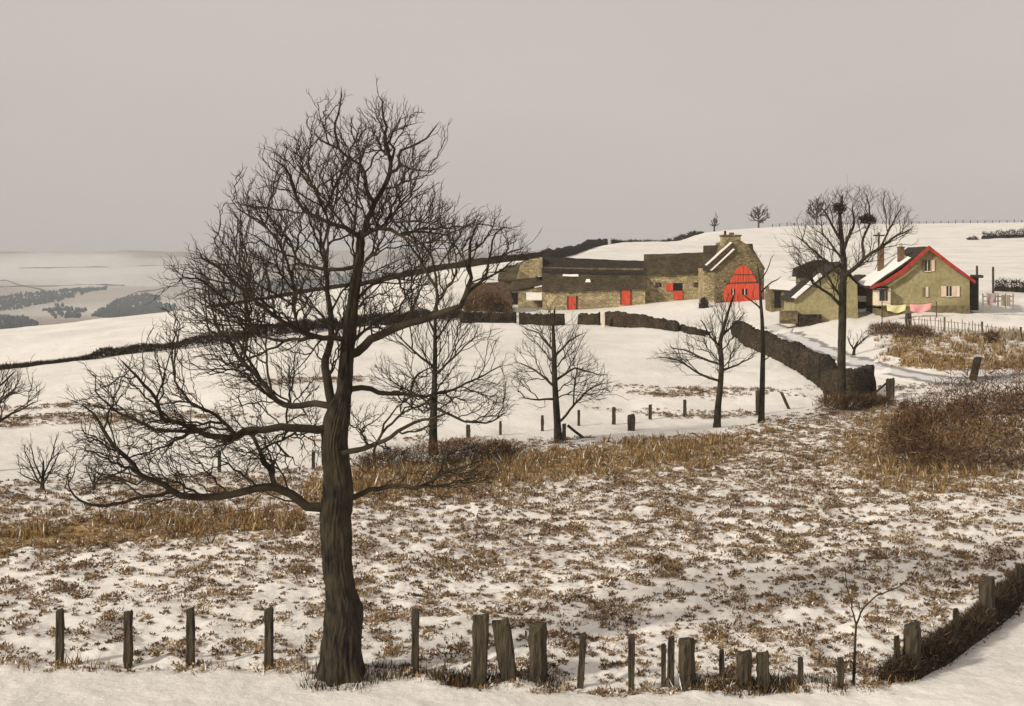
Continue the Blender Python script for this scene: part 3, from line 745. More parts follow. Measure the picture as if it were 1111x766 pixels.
    fl = np.exp(-np.maximum(hgt, 0) / (r[0] * 1.1)); lob = .55 + .45 * np.sin(A2 * 5 + seed)
    rr_ = rr_ * (1 + (flare - 1) * fl[:, None] * lob)
    ring = np.stack([p[:, 0, None] + rr_ * np.cos(A2), p[:, 1, None] + rr_ * np.sin(A2), np.broadcast_to(p[:, 2, None], A2.shape)], -1)
    ring[0, :, 2] -= .25
    idx_ = np.arange(len(p) * n).reshape(-1, n)
    f = np.stack([idx_[:-1], np.roll(idx_[:-1], -1, 1), np.roll(idx_[1:], -1, 1), idx_[1:]], -1).reshape(-1, 4)
    mesh_obj('trunk', ring.reshape(-1, 3), [f, idx_[-1:]], M[bark], root, smooth=True)
    for (cu, cv, cw, chh) in clumps:
        nn = 420; g = rg.normal(0, 1, (nn, 3)); g /= np.linalg.norm(g, axis=1)[:, None]; g *= rg.uniform(.1, 1, nn)[:, None] ** .5
        c = L(cu, cv) + g * np.array([cw * s, cw * s * .8, chh * s]) ; d = rg.normal(0, 1, (nn, 3)) + [0, 0, .3]; d /= np.linalg.norm(d, axis=1)[:, None]
        sd = rg.normal(0, 1, (nn, 3)) * .022
        vv = np.stack([c - sd, c + sd, c + d * rg.uniform(.15, .4, nn)[:, None]], 1).reshape(-1, 3)
        mesh_obj('twig_clump', vv, np.arange(3 * nn).reshape(-1, 3), M['twig'], root)
    print(name, 'nodes', N, 'chains', len(chains))
    return root

# the big oak by the fence
oak_trunk = [(372, 738, 44), (371, 712, 40), (372, 690, 39), (374, 663, 39), (369, 640, 33), (367, 614, 31), (365.5, 587, 31), (364, 562, 35), (367.5, 535, 32), (366, 510, 28), (362, 478, 27),
             (366, 450, 27), (373, 426, 17), (375.5, 397, 15), (379, 366, 14), (382, 332, 11.5), (386, 306, 10), (390.5, 280, 8.5), (391, 258, 8)]
oak_limbs = [
 ([(391, 258), (395, 252), (399, 235), (403, 222), (413.5, 208), (419, 192), (421, 172), (418, 163), (413, 152), (418, 137), (414, 122), (413.5, 108)], 7.5, 2, .3),
 ([(421, 174), (429, 162), (418, 150), (424, 138), (434, 118)], 3.5, 1.2, .8),
 ([(419, 186), (432, 182), (436, 173), (432, 163), (452, 157), (464, 152), (478, 135)], 4, 1.6, -.5),
 ([(436, 175), (444, 182), (464, 185)], 2.5, 1.2, .2),
 ([(402, 223), (397, 212), (397, 189), (395, 179), (382, 172), (366, 159), (352, 157), (345, 147)], 5, 1.6, -.5),
 ([(366, 159), (365, 137), (372, 117), (376, 100)], 3, 1.3, -.9),
 ([(391, 258), (376, 251), (357.5, 245), (336, 232), (323, 200), (317, 186), (303, 175)], 5.5, 1.6, -1.0),
 ([(357, 245), (352, 222), (345, 200), (338, 182)], 3, 1.4, -1.8),
 ([(391, 258), (409, 249), (429, 252), (452, 264), (467, 278)], 5, 2, -1.2),
 ([(420, 250), (441, 224), (464, 206)], 2.8, 1.2, -1.8),
 ([(437, 255), (460, 254), (487, 255), (492, 240)], 3, 1.3, .2),
 ([(390, 292), (372, 292), (346, 291), (323, 285), (309, 258), (294, 241), (280, 229)], 5, 1.8, .9),
 ([(346, 291), (350, 247), (355, 218)], 3, 1.5, 1.6),
 ([(366, 450), (353, 413), (348, 395), (351, 371), (352, 337), (347, 314), (346, 280), (338, 258)], 11, 3, 1.4),
 ([(352, 345), (362, 320), (375, 300)], 3, 1.4, 2.0),
 ([(378, 366), (350, 365), (331, 356), (310, 346), (289, 328), (263, 307), (250, 291), (236, 280)], 6.5, 2, -1.5),
 ([(331, 356), (331, 330), (310, 315), (288, 300)], 3.5, 1.5, -2.2),
 ([(331, 340), (326, 310), (323, 286), (310, 260), (294, 242), (273, 231)], 4, 1.5, -1.2),
 ([(350, 366), (331, 370), (299, 372), (278, 367), (263, 346), (260, 325)], 4.5, 1.6, .6),
 ([(364, 440), (341, 438), (310, 441), (294, 436), (276, 417), (257, 402), (242, 389), (234, 376), (218, 360), (210, 335), (205, 308)], 8, 1.6, 1.8),
 ([(276, 417), (262, 388), (247, 360), (238, 338), (228, 318)], 4, 1.5, .6),
 ([(263, 346), (243, 326), (226, 306), (214, 300)], 3.2, 1.4, -1.2),
 ([(292, 434), (284, 405), (282, 380), (272, 360)], 3.5, 1.5, 1.0),
 ([(257, 402), (240, 405), (222, 396)], 3, 1.4, 2.4),
 ([(362, 466), (341, 462), (310, 458), (284, 457), (260, 464), (237, 463), (218, 454), (192, 446), (184, 420), (171, 404), (158, 389)], 10, 2, -1.6),
 ([(260, 464), (239, 446), (213, 436), (197, 412), (195, 394)], 4.5, 1.6, -.6),
 ([(232, 461), (190, 457), (158, 436), (143, 412)], 4.5, 1.6, -2.6),
 ([(363, 552), (338, 548), (320, 532), (297, 527), (257, 535), (226, 536), (203, 530), (184, 514), (169, 511), (156, 496), (137, 475), (127, 457), (120, 442), (112, 436)], 11, 2, -1.2),
 ([(200, 528), (158, 532), (132, 537), (120, 530), (113, 520), (110, 508)], 4.5, 1.6, -2.2),
 ([(300, 527), (281, 492), (264, 470), (250, 480)], 6, 2, 1.0),
 ([(281, 492), (305, 480), (325, 470)], 3.0, 1.4, 1.8),
 ([(363, 560), (336, 556), (297, 553), (268, 543)], 4, 1.5, 1.6),
 ([(169, 511), (160, 520), (140, 515), (122, 512)], 3, 1.4, -.4),
 ([(376, 426), (393, 421), (407, 429), (433, 431), (440, 433), (461, 435), (480, 428)], 7, 2, .8),
 ([(440, 432), (447, 414), (461, 405)], 3.5, 1.5, 1.4),
 ([(370, 495), (381, 489), (400, 482), (414, 475), (433, 462), (452, 453), (470, 447), (490, 440)], 7, 2, -1.4),
 ([(414, 475), (412, 492), (416, 505)], 3, 1.4, -1.8),
 ([(410, 477), (420, 455), (432, 440)], 3, 1.5, -.6),
 ([(368, 540), (386, 539), (402, 532), (426, 529), (452, 533), (480, 517), (503, 513), (522, 506)], 7, 1.8, .9),
 ([(460, 531), (480, 535), (498, 534)], 3, 1.4, 1.5),
 ([(378, 383), (400, 368), (420, 358), (440, 351), (465, 342), (482, 335), (500, 331), (508, 315), (512, 306), (511, 293), (511, 271), (519, 245)], 10, 2.2, -1.0),
 ([(508, 318), (522, 308), (530, 302), (533, 284), (535, 257), (546, 247)], 4, 1.5, -.2),
 ([(533, 284), (548, 276), (565, 270)], 2.6, 1.2, .4),
 ([(472, 340), (474, 318), (475, 299), (471, 278), (462, 267), (449, 258)], 4, 1.6, -.4),
 ([(476, 330), (486, 312), (498, 293), (496, 270)], 3, 1.4, -1.8),
 ([(380, 372), (393, 358), (410, 345), (425, 340)], 4.5, 1.6, 1.8),
 ([(383, 325), (400, 310), (420, 300), (440, 305)], 4, 1.5, 1.4),
 ([(388, 290), (402, 275), (415, 262)], 3, 1.3, 1.8),
]
oak_outline = [([(413, 98), (426, 110), (447, 118), (466, 122), (480, 140), (484, 168), (462, 192), (452, 205), (470, 205), (487, 220), (494, 240), (488, 262), (470, 285), (468, 330), (440, 352), (412, 372), (400, 400), (380, 420), (350, 420),
   (330, 450), (345, 500), (340, 540), (260, 552), (180, 545), (124, 540), (106, 528), (106, 492), (122, 478), (104, 450), (110, 430), (126, 415), (146, 392), (178, 372), (188, 320), (205, 296), (226, 270), (252, 262), (258, 226), (268, 206), (300, 168), (330, 165), (338, 146), (352, 120), (374, 106), (388, 124), (402, 116)], .80),
   ([(490, 330), (470, 320), (478, 280), (490, 245), (512, 234), (540, 236), (556, 248), (580, 278), (558, 296), (530, 306), (515, 318)], .07),
   ([(385, 420), (410, 408), (440, 398), (468, 392), (486, 415), (498, 440), (470, 462), (430, 480), (414, 508), (395, 500), (390, 470)], .08),
   ([(388, 530), (420, 515), (470, 505), (510, 492), (536, 505), (540, 525), (505, 542), (450, 545), (400, 545)], .05)]
grow_tree('oak_tree', 'large bare oak tree standing by the fence in the foreground', hit(372, 737), hit(372, 737).y, (372, 737), oak_trunk, oak_limbs, oak_outline,
          depth=2.9, seed=5, step=.19, r0=.0042, len1=(.7, 2.1), first=.68, cap=8, cellpx=8.0, up=.09, kinky=.31, dens=(.8, .75, .72), trunk_sides=96, rough=.06, flare=1.45, cat='tree')

def small(name, label, buv, trunk, limbs, outline, natt, depth, seed, **kw):
    b = hit(*buv)
    d = dict(step=.30, r0=.0062, scl=2.0, len1=(1.0, 2.6), first=.95, cap=9, cellpx=6.0, trunk_sides=12, rough=.05, flare=1.35); d.update(kw)
    return grow_tree(name, label, b, b.y, buv, trunk, limbs, [(outline, 1.0)], depth, seed, **d)
small('bare_tree', 'straight bare tree with drooping limbs seen behind the oak on its right', (470, 494),
      [(470, 494, 10), (470, 460, 8.5), (471, 430, 7), (472, 390, 5), (472, 350, 3.5), (474, 318, 2)],
      [([(470, 446), (485, 447), (505, 456), (530, 457), (546, 447)], 3.5, 1.4, -.8), ([(471, 430), (490, 425), (520, 410), (540, 400)], 3.5, 1.3, .8), ([(471, 440), (450, 428), (425, 415)], 3.2, 1.3, .5),
       ([(472, 405), (495, 385), (515, 365)], 3, 1.2, -1), ([(472, 400), (450, 380), (432, 362)], 3, 1.2, -.6), ([(472, 425), (455, 440), (436, 447)], 3, 1.2, -1.2), ([(472, 370), (488, 345), (500, 335)], 2.6, 1.1, .8), ([(472, 365), (458, 342), (450, 330)], 2.6, 1.1, .6)],
      [(425, 340), (455, 312), (480, 302), (512, 340), (540, 372), (556, 405), (552, 448), (520, 462), (490, 455), (450, 456), (415, 440), (402, 405)], 700, 2.2, 41)
small('bare_tree', 'slender bare tree with open branches on the white slope below the long barn', (606, 479),
      [(606, 479, 9), (604, 450, 7.5), (602, 415, 6), (601, 380, 5), (600, 352, 3), (602, 335, 1.6)],
      [([(606, 458), (622, 440), (635, 425), (652, 415)], 3, 1.2, -.6), ([(602, 420), (585, 405), (565, 395)], 3, 1.2, .5), ([(602, 412), (625, 400), (650, 408)], 3, 1.2, .8), ([(602, 430), (585, 432), (562, 430)], 2.8, 1.1, -.9),
       ([(601, 385), (618, 368), (635, 360)], 2.6, 1.1, -.4), ([(601, 380), (585, 362), (572, 358)], 2.6, 1.1, .9)],
      [(562, 368), (585, 342), (604, 330), (622, 340), (642, 368), (664, 412), (668, 425), (640, 442), (622, 452), (602, 436), (572, 446), (552, 412)], 120, 1.8, 42)
small('bare_tree', 'crooked bare tree with layered left branches below the arched red doors', (778, 463),
      [(778, 463, 8), (779, 440, 7), (782, 412, 6), (783, 395, 5.5), (781, 372, 5), (786, 352, 4), (792, 332, 2.5), (797, 318, 1.5)],
      [([(780, 415), (766, 409), (750, 401), (735, 392), (718, 387)], 3, 1.2, -.6), ([(782, 395), (762, 388), (745, 380), (730, 378)], 2.8, 1.1, .6), ([(783, 400), (800, 396), (818, 388)], 2.6, 1.1, .4), ([(781, 378), (768, 362), (760, 348)], 2.6, 1.1, -.5), ([(783, 368), (800, 352), (810, 340)], 2.4, 1.1, .6)],
      [(712, 386), (740, 366), (760, 342), (772, 324), (800, 318), (812, 350), (822, 390), (803, 408), (778, 424), (742, 412)], 300, 1.6, 43)
small('bare_tree', 'thin pole like bare tree crossing the right edge of the arched doors', (826, 458),
      [(826, 458, 7), (827, 420, 6), (828, 380, 5), (827, 350, 4.2), (825, 322, 3.0), (824, 304, 2.0), (822, 288, 1.1)],
      [([(826, 335), (812, 325), (803, 318)], 2, 1, -.5), ([(825, 318), (838, 306), (850, 300)], 2, 1, .5), ([(828, 392), (838, 386)], 2, 1, .5), ([(824, 308), (831, 292), (836, 280)], 1.5, .8, -.2)],
      [(816, 274), (838, 272), (846, 300), (836, 334), (820, 338), (802, 316), (808, 272)], 150, 1.2, 44, first=.22, len1=(.5, 1.2), dens=(.5, .4, .3))
small('bare_tree', 'tall wide crowned bare tree at the end of the stone wall by the lane', (913, 443),
      [(913, 443, 11.5), (913, 420, 10), (913, 390, 9), (914, 350, 8.6), (914.5, 310, 8.2), (916, 285, 6.5), (913, 258, 5.5), (911, 235, 4), (914, 212, 2)],
      [([(915, 298), (921, 295), (935, 282), (951, 269), (972, 255), (982, 250)], 5.5, 1.6, -.8), ([(937, 280), (935, 262), (944, 240), (942, 212)], 3.5, 1.3, .4), ([(914, 297), (893, 279), (870, 258)], 4, 1.4, .8),
       ([(914, 331), (896, 318), (880, 305), (862, 284)], 4, 1.4, -1), ([(916, 272), (925, 244), (922, 226)], 4, 1.4, -.6), ([(914, 262), (900, 240), (888, 226)], 3.5, 1.3, -.8), ([(914, 325), (900, 300), (880, 285)], 3, 1.2, 1.4), ([(918, 285), (905, 262), (892, 250)], 3, 1.2, 1.6),
       ([(951, 269), (962, 245), (970, 228)], 2.5, 1.1, -1.4)],
      [(848, 300), (858, 262), (876, 228), (898, 209), (930, 201), (956, 206), (978, 224), (988, 252), (962, 284), (936, 296), (922, 330), (896, 332), (862, 312)], 800, 2.8, 45, clumps=[(911, 226, 8, 6), (941, 238, 11, 5)])
small('bare_tree', 'bare tree half cut off by the left edge of the photo', (-16, 512), [(-16, 512, 9), (-14, 480, 8), (-12, 450, 6), (-10, 420, 4), (-8, 395, 2)],
      [([(-14, 470), (0, 455), (18, 445), (32, 438)], 4, 1.4, .4), ([(-12, 450), (5, 432), (22, 420)], 3.5, 1.3, -.6), ([(-12, 460), (-30, 440), (-45, 430)], 3.5, 1.3, .4), ([(-10, 425), (6, 410), (15, 402)], 3, 1.2, .4)],
      [(-50, 420), (-20, 392), (8, 396), (32, 408), (40, 430), (34, 452), (5, 462), (-30, 460), (-55, 445)], 260, 1.8, 46, step=.27, r0=.0075)
small('bare_shrub', 'leafless vase shaped shrub on the snow at the far left', (46, 531), [(46, 531, 5), (46, 522, 4), (47, 512, 3), (47, 500, 2)],
      [([(46, 526), (34, 508), (24, 492)], 2.5, 1.1, .3), ([(46, 526), (58, 508), (66, 492)], 2.5, 1.1, -.3), ([(46, 522), (40, 500), (38, 482)], 2.2, 1.1, -.5), ([(46, 522), (54, 500), (56, 480)], 2.2, 1.1, .5), ([(46, 528), (28, 518), (16, 512)], 2, 1, .2)],
      [(14, 508), (22, 486), (40, 474), (58, 474), (72, 490), (76, 512), (60, 526), (30, 526)], 120, .9, 47, step=.16, r0=.006, scl=.9, len1=(.3, .8), cat='shrub', up=.35)
small('bare_shrub', 'low leafless shrub under the left tips of the oak branches', (102, 532), [(102, 532, 4), (102, 524, 3), (103, 514, 2)],
      [([(102, 527), (94, 514), (90, 504)], 2, 1, .3), ([(102, 527), (112, 514), (118, 506)], 2, 1, -.3)],
      [(84, 520), (92, 500), (106, 496), (122, 504), (124, 520), (110, 530), (95, 530)], 160, .8, 48, step=.16, r0=.006, scl=.9, len1=(.3, .8), cat='shrub', up=.35)
small('sapling', 'thin forked sapling leaning over the fence near the lower right corner', (926, 742), [(926, 742, 3.4), (927, 715, 3), (928, 690, 2.6), (929, 678, 2.3)],
      [([(929, 678), (925, 655), (920, 640), (916, 622)], 2, .9, -.1), ([(929, 680), (938, 660), (955, 648), (975, 640), (990, 630), (1000, 618)], 2.2, .9, .3)],
      [(908, 640), (914, 612), (924, 622), (932, 650), (960, 638), (990, 616), (1004, 612), (996, 632), (960, 655), (934, 668), (922, 662)], 70, .25, 49, step=.12, r0=.0045, scl=.7, len1=(.2, .5), first=.16, dens=(.4, .3, .2), cat='sapling', flare=1.1)
small('bare_shrub', 'small thorn bush beside the lane right of the tall tree', (926, 386), [(926, 386, 3.5), (927, 378, 3), (931, 370, 2)],
      [([(927, 380), (934, 372), (943, 364)], 2, 1, .2), ([(927, 380), (922, 372), (918, 364)], 2, 1, -.2)],
      [(916, 366), (926, 352), (944, 354), (950, 366), (938, 380), (922, 380)], 90, .8, 50, step=.22, r0=.009, scl=1.2, len1=(.4, 1.0), cat='shrub')
# trees on the skyline
for (buv, D, lab, ol, sd, n) in (((775, 250.6), 424, 'smallest grey tree on the skyline above the farm chimney', [(769, 243), (772, 237), (778, 235), (781, 241), (778, 247), (771, 247)], 61, 60),
                              ((823, 247.5), 445, 'round grey bare tree alone on the skyline left of the tall tree', [(813, 240), (815, 229), (822, 225), (831, 227), (835, 236), (831, 243), (817, 244)], 62, 150),
                              ((886, 245.8), 455, 'grey skyline tree seen through the left of the tall tree crown', [(873, 240), (876, 225), (884, 218), (894, 219), (900, 228), (898, 241), (880, 243)], 63, 170)):
    b = at(buv[0], D); vb = VH - F * (b.z - CZ) / D; dv = vb - buv[1]
    s_ = D / F; hgt = (buv[1] - min(p[1] for p in ol))
    grow_tree('bare_tree', lab, b, D, buv, [(buv[0], buv[1], 2.0), (buv[0], buv[1] - hgt * .4, 1.6), (buv[0] + .5, buv[1] - hgt * .75, .9)],
              [([(buv[0], buv[1] - hgt * a_), (buv[0] + dx_ * hgt * .22, buv[1] - hgt * (a_ + .17)), (buv[0] + dx_ * hgt * .36, buv[1] - hgt * (a_ + b_))], 1.4, .7, dp_) for a_, dx_, b_, dp_ in ((.30, -1, .30, .5), (.32, 1, .28, -.5), (.42, -.8, .42, -1), (.45, .8, .40, 1), (.5, .3, .45, 1.5), (.5, -.3, .46, -1.5))],
              [(ol, 1.0)], 2.6, sd, step=.7, r0=.075, scl=5.0, len1=(2.0, 4.5), first=1.0, cap=16, cellpx=4.0, dens=(.9, .9, .8), trunk_sides=8, rough=.03, flare=1.2, twig='twig_far', bark='twig_far')

# ------------------------------------------------------------------ fence posts
def post(label, u, vt, vb, wpx, lean=0.0, kind='square', group=None, rg=random, name='fence_post', Yd=None, mat='post'):
    b = hit(u, vb) if Yd is None else at(u, Yd)
    s = b.y / F; h = (vb - vt) * s; w_ = max(wpx * s, .03)
    bm = bmesh.new(); n = 10 if kind == 'round' else 8
    lv = [-.25, 0, .12, .3, .5, .7, .86, .97, 1.0]
    sq = [(-1, -.8), (-.8, -1), (.8, -1), (1, -.8), (1, .8), (.8, 1), (-.8, 1), (-1, .8)]
    rings = []
    for t in lv:
        k = 1.0 if t < .95 else (.96 if t < .99 else .84)
        k *= 1 + rg.uniform(-.05, .05)
        ring = []
        for i in range(n):
            if kind == 'round': dx, dy = math.cos(2 * math.pi * i / n), math.sin(2 * math.pi * i / n)
            else: dx, dy = sq[i]
            j = rg.uniform(-.06, .06) * w_
            zt = (t * h) if t >= 0 else t
            if t == 1.0: zt += dx * w_ * .25 * rg.choice((1, 1, -.3)) * .6
            ring.append(bm.verts.new((dx * w_ * .5 * k + j + lean * max(t, 0) * h, dy * w_ * .5 * k + j, zt)))
        rings.append(ring)
    for a, b_ in zip(rings[:-1], rings[1:]):
        for i in range(n): bm.faces.new((a[i], a[(i + 1) % n], b_[(i + 1) % n], b_[i]))
    bm.faces.new(rings[0][::-1]); bm.faces.new(rings[-1])
    o = bm_obj(name, bm, M[mat], loc=b)
    return tag(o, label, 'post', group)
G1 = 'fence posts along the foreground snow'
for a in (('slim square post standing nearest the left edge', 65, 661, 722, 7.5), ('slim square post second from the left edge', 139, 663, 722, 8.5),
          ('slim square post midway between left edge and oak trunk', 206.5, 660, 722, 8.5), ('slim square post just left of the oak trunk', 291.5, 660, 725, 9),
          ('lone slim post just right of the oak trunk', 450.5, 662, 733, 8), ('tallest thick dark post right of the oak', 519, 667, 744, 17, -.04 * -1.0, 'square'),
          ('thick mossy post leaning left beside the tallest dark post', 554, 673, 743, 18, -.16, 'square'), ('thick broad post with flat top right of the mossy leaning one', 583, 677, 742, 19.5, .02, 'round'),
          ('thin post leaning right next to the broad flat topped one', 629.5, 687, 746, 7, .06, 'square'), ('thin upright post alone midway along the right hand fence', 685, 688, 747, 6.5),
          ('short thin stake left of a close pair by the broad stump post', 720, 699, 741, 5), ('thin post close against the left of the broad stump post', 727.5, 691, 741, 7, .02),
          ('broad stump post with rough top past the middle of the fence', 745.5, 693, 744, 18, 0, 'round'), ('short thin stake between broad stump and twin stumps', 783, 705, 738, 5),
          ('left and wider of the twin squat stump posts', 807.5, 708, 746, 16.5, 0, 'round'), ('right and narrower of the twin squat stump posts', 827.5, 708, 746, 12.5, 0, 'square'),
          ('short stake right of the twin squat stumps', 868.5, 713, 745, 5.5), ('short stake just left of the forked sapling', 912, 714, 746, 6.5),
          ('thin stake beside the broad post at the bramble bank foot', 973, 690, 735, 5.5), ('broad pale topped post at the foot of the bramble bank', 989, 677, 733, 18.5, .02, 'round'),
          ('thin stake halfway up the bramble bank', 1037, 661, 703, 5.5), ('broad post standing out of the upper bramble bank', 1070.5, 628, 682, 17.5, 0, 'round'),
          ('thin post at the right edge above the bramble bank', 1104.5, 612, 655, 5.5)):
    post(*a[:5], *(a[5:]), group=G1)
G2 = 'small posts along the far field fence'
for a in (('small far post beside the trunk of the tree behind the oak', 508, 461, 475, 4.5), ('thin far post right of the tree behind the oak', 543, 457, 472, 2.8),
          ('far post just left of the slender slope tree', 588.5, 451, 468, 3.2), ('short post touching the right of the slender slope tree', 612, 460, 479, 4.2),
          ('first far post right of the slender slope tree', 628, 445, 463, 2.8), ('far post left of the thick far stump', 666, 442, 462, 4), ('thick far stump in the middle of the field fence', 685, 450, 468, 7.5),
          ('far post right of the thick far stump', 705.5, 439, 455, 3.4), ('far post well left of the crooked tree', 743, 434, 453, 3.4), ('post touching the left of the pole like tree', 822, 424, 450, 4),
          ('small far post seen left of the oak trunk', 340, 490, 508, 3.5), ('small far post further left of the oak trunk', 238, 489, 512, 3.5)):
    post(*a[:5], group=G2)
post('thin stake leaning left right of the pole like tree', 856, 426, 444, 3.2, -.45, group=G2)
post('leaning stake left of the tall tree foot', 897, 417, 436, 3, -.25, group=G2)
post('stout post at the field gate by the wall end', 966, 411, 432, 8, 0, group='posts beside the lane')
post('stout short post below the gate post near the thicket', 981, 436, 456, 8, 0, group='posts beside the lane')
post('dark stout post leaning right on the bank across the lane', 1055, 388, 413, 7, .25, group='posts beside the lane')
post('thin left post against the hedge right of the white house', 1060, 288, 318, 2, 0, Yd=138, group='posts by the hedge')
post('thin right post against the hedge right of the white house', 1077.5, 289, 318, 2, 0, Yd=138, group='posts by the hedge')
post('stout post at the left end of the picket fence', 985.5, 340, 356, 6, 0, group='posts beside the lane')
post('white gatepost in the farmyard wall gap below the red doors', 654.5, 339, 354, 3.4, 0, mat='cream', name='gatepost')
# sloping rails
def rail(label, a, b, r, za, zb):
    p = hit(*a); q_ = hit(*b); o0 = p.copy(); bm = bmesh.new()
    tube(bm, [Vector((0, 0, za)), (q_ - p) * .5 + Vector((0, 0, (za + zb) / 2 - .02)), (q_ - p) + Vector((0, 0, zb))], r)
    tag(bm_obj('rail', bm, M['post'], loc=o0), label, 'rail')
rail('sloping rail leaning on the stout post at the wall end', (938, 437), (964, 432), .07, .1, 1.05)
rail('fallen rail beside the slender slope tree', (616, 478), (633, 477), .07, .75, .1)

# picket fence in front of the house
pa, pb = hit(986, 358), hit(1172, 380)
pf = empty('picket_fence', pa); tag(pf, 'ragged picket fence with leaning stakes below the white house', 'fence')
rp_ = random.Random(4); bm = bmesh.new()
N = 50; pts = [pa.lerp(pb, i / (N - 1)) for i in range(N)]
for p in pts: p.z = float(gz(p.x, p.y))
proto = None
for i, p in enumerate(pts):
    if proto is None:
        b2 = bmesh.new(); prism(b2, [(-.035, -.1), (.035, -.1), (.035, .95), (0, 1.06), (-.035, .95)], -.012, .012); proto = bm_obj('picket', b2, M['picket'], pf); o = proto
    else:
        o = proto.copy(); COL.objects.link(o); o.parent = pf
    o.location = p - pa; o.rotation_euler = (0, rp_.uniform(-.16, .06), 0); o.scale = (1, 1, rp_.uniform(.8, 1.08))
for hgt in (.3, .78):
    b2 = bmesh.new(); tube(b2, [p - pa + Vector((0, .03, hgt)) for p in pts[::3] + [pts[-1]]], .022, 5); bm_obj('rail', b2, M['picket'], pf)
for k in (0, 11, 22, 33, 44):
    b2 = bmesh.new(); box(b2, -.06, .06, -.06, .06, -.2, 1.1); o = bm_obj('post', b2, M['post'], pf, loc=pts[k] - pa + Vector((0, .1, 0)))

# skyline fence
hf = empty('wire_fence', at(835, 440)); tag(hf, 'thin post and wire fence along the skyline of the snowy hill', 'fence')
us = np.linspace(838, 1180, 44); hp = [at(u_, np.interp(u_, [830, 913, 1000, 1111, 1400], [446, 456, 466, 476, 478])) - hf.location for u_ in us]
pr = None
for p in hp:
    if pr is None:
        b2 = bmesh.new(); box(b2, -.09, .09, -.09, .09, -.3, 1.2); pr = bm_obj('post', b2, M['twig_far'], hf); o = pr
    else: o = pr.copy(); COL.objects.link(o); o.parent = hf
    o.location = p; o.scale = (1, 1, rp_.uniform(.75, 1.1))
for hgt in (.5, .95):
    b2 = bmesh.new(); tube(b2, [p + Vector((0, 0, hgt)) for p in hp], .02, 4); bm_obj('wire', b2, M['twig_far'], hf)

# ------------------------------------------------------------------ buildings
class Site:
    """local frame at a building's front foot: x right, y away from the camera, z up, measured from photo offsets at the true distance"""
    def __init__(s, name, label, cat, u0, v0, D, rz=0.0):
        s.D = D; s.s = D / F; s.u0 = u0; s.v0 = v0
        z = CZ - (v0 - VH) * s.s
        s.root = empty(name, ((u0 - UC) * s.s, D, z), rz); tag(s.root, label, cat)
    def p(s, u, v, y=0.0):
        k = (s.D + y) / s.D
        return ((u - s.u0) * s.s + (u - UC) * s.s * (k - 1), (s.v0 - v) * s.s + (VH - v) * s.s * (k - 1))
    def pt(s, u, v, y=0.0):
        x, z = s.p(u, v, y); return (x, y, z)
    def poly(s, name, pts, y0, y1, mat, parent=None):
        bm = bmesh.new(); prism(bm, [s.p(*q_) for q_ in pts], y0, y1); return bm_obj(name, bm, M[mat], parent or s.root)
    def rect(s, name, u0, u1, v0, v1, y0, y1, mat, parent=None):
        return s.poly(name, [(u0, v1), (u1, v1), (u1, v0), (u0, v0)], y0, y1, mat, parent)
    def slab(s, name, pts, t, mat, parent=None, true=False):
        Q = [Vector((s.p(q_[0], q_[1])[0], q_[2], s.p(q_[0], q_[1])[1])) if true else Vector(s.pt(*q_)) for q_ in pts]
        rq = random.Random(int(pts[0][0] * 10 + pts[0][1])); bm = bmesh.new(); L_ = (Q[1] - Q[0]).length; n = max(3, min(18, int(L_ / .6))); m = 5; G = []
        for i in range(n + 1):
            a = i / n; row = []
            for j in range(m + 1):
                b_ = j / m; p_ = Q[0].lerp(Q[1], a).lerp(Q[3].lerp(Q[2], a), b_)
                p_.z -= math.sin(a * math.pi) * .022 * L_ * .5 * (.4 + .6 * b_) * (0 if true else 1); p_.z += rq.uniform(-.03, .03)
                row.append(p_)
            G.append(row)
        T_ = [[bm.verts.new(p_) for p_ in r_] for r_ in G]; U_ = [[bm.verts.new(p_ - Vector((0, 0, t))) for p_ in r_] for r_ in G]
        for i in range(n):
            for j in range(m):
                bm.faces.new((T_[i][j], T_[i + 1][j], T_[i + 1][j + 1], T_[i][j + 1])); bm.faces.new((U_[i][j], U_[i][j + 1], U_[i + 1][j + 1], U_[i + 1][j]))
            for j in (0, m): bm.faces.new((T_[i][j], T_[i + 1][j], U_[i + 1][j], U_[i][j]))
        for j in range(m):
            for i in (0, n): bm.faces.new((T_[i][j], T_[i][j + 1], U_[i][j + 1], U_[i][j]))
        return bm_obj(name, bm, M[mat], parent or s.root)

# --- long barn
B = Site('long_barn', 'long low stone barn with dark double roof and two red doors', 'barn', 645, 336, 150)
B.poly('wall', [(589, 345), (700, 341), (700, 311), (589, 314)], 0, 5, 'stone')
lo = B.slab('roof', [(588, 315, -.25), (701, 312, -.25), (701, 296, 1.6), (588, 293, 1.6)], .15, 'slate_brown')
lo['label'] = 'lower brown roof with snow patches'
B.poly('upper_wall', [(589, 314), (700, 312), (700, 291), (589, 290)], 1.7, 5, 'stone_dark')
up_ = B.slab('roof', [(587.5, 293.5, 1.3), (701, 295.5, 1.3), (701, 283, 3.4), (587.5, 278, 3.4)], .25, 'slate')
B.slab('roof', [(587.5, 278, 3.4), (701, 283, 3.4), (701, 290, 5.6), (587.5, 288, 5.6)], .2, 'slate')
for (a, b, c, d) in ((610, 628, 297.5, 299.6), (635, 641, 303, 306)):
    k0 = (c - 293.5) / 20; k1 = (d - 293.5) / 20
    B.slab('snow_patch', [(a, d, 1.6 - 1.85 * k1 - .03), (b, d, 1.6 - 1.85 * k1 - .03), (b - 1, c, 1.6 - 1.85 * k0 - .03), (a + 1, c, 1.6 - 1.85 * k0 - .03)], .02, 'snow', lo)
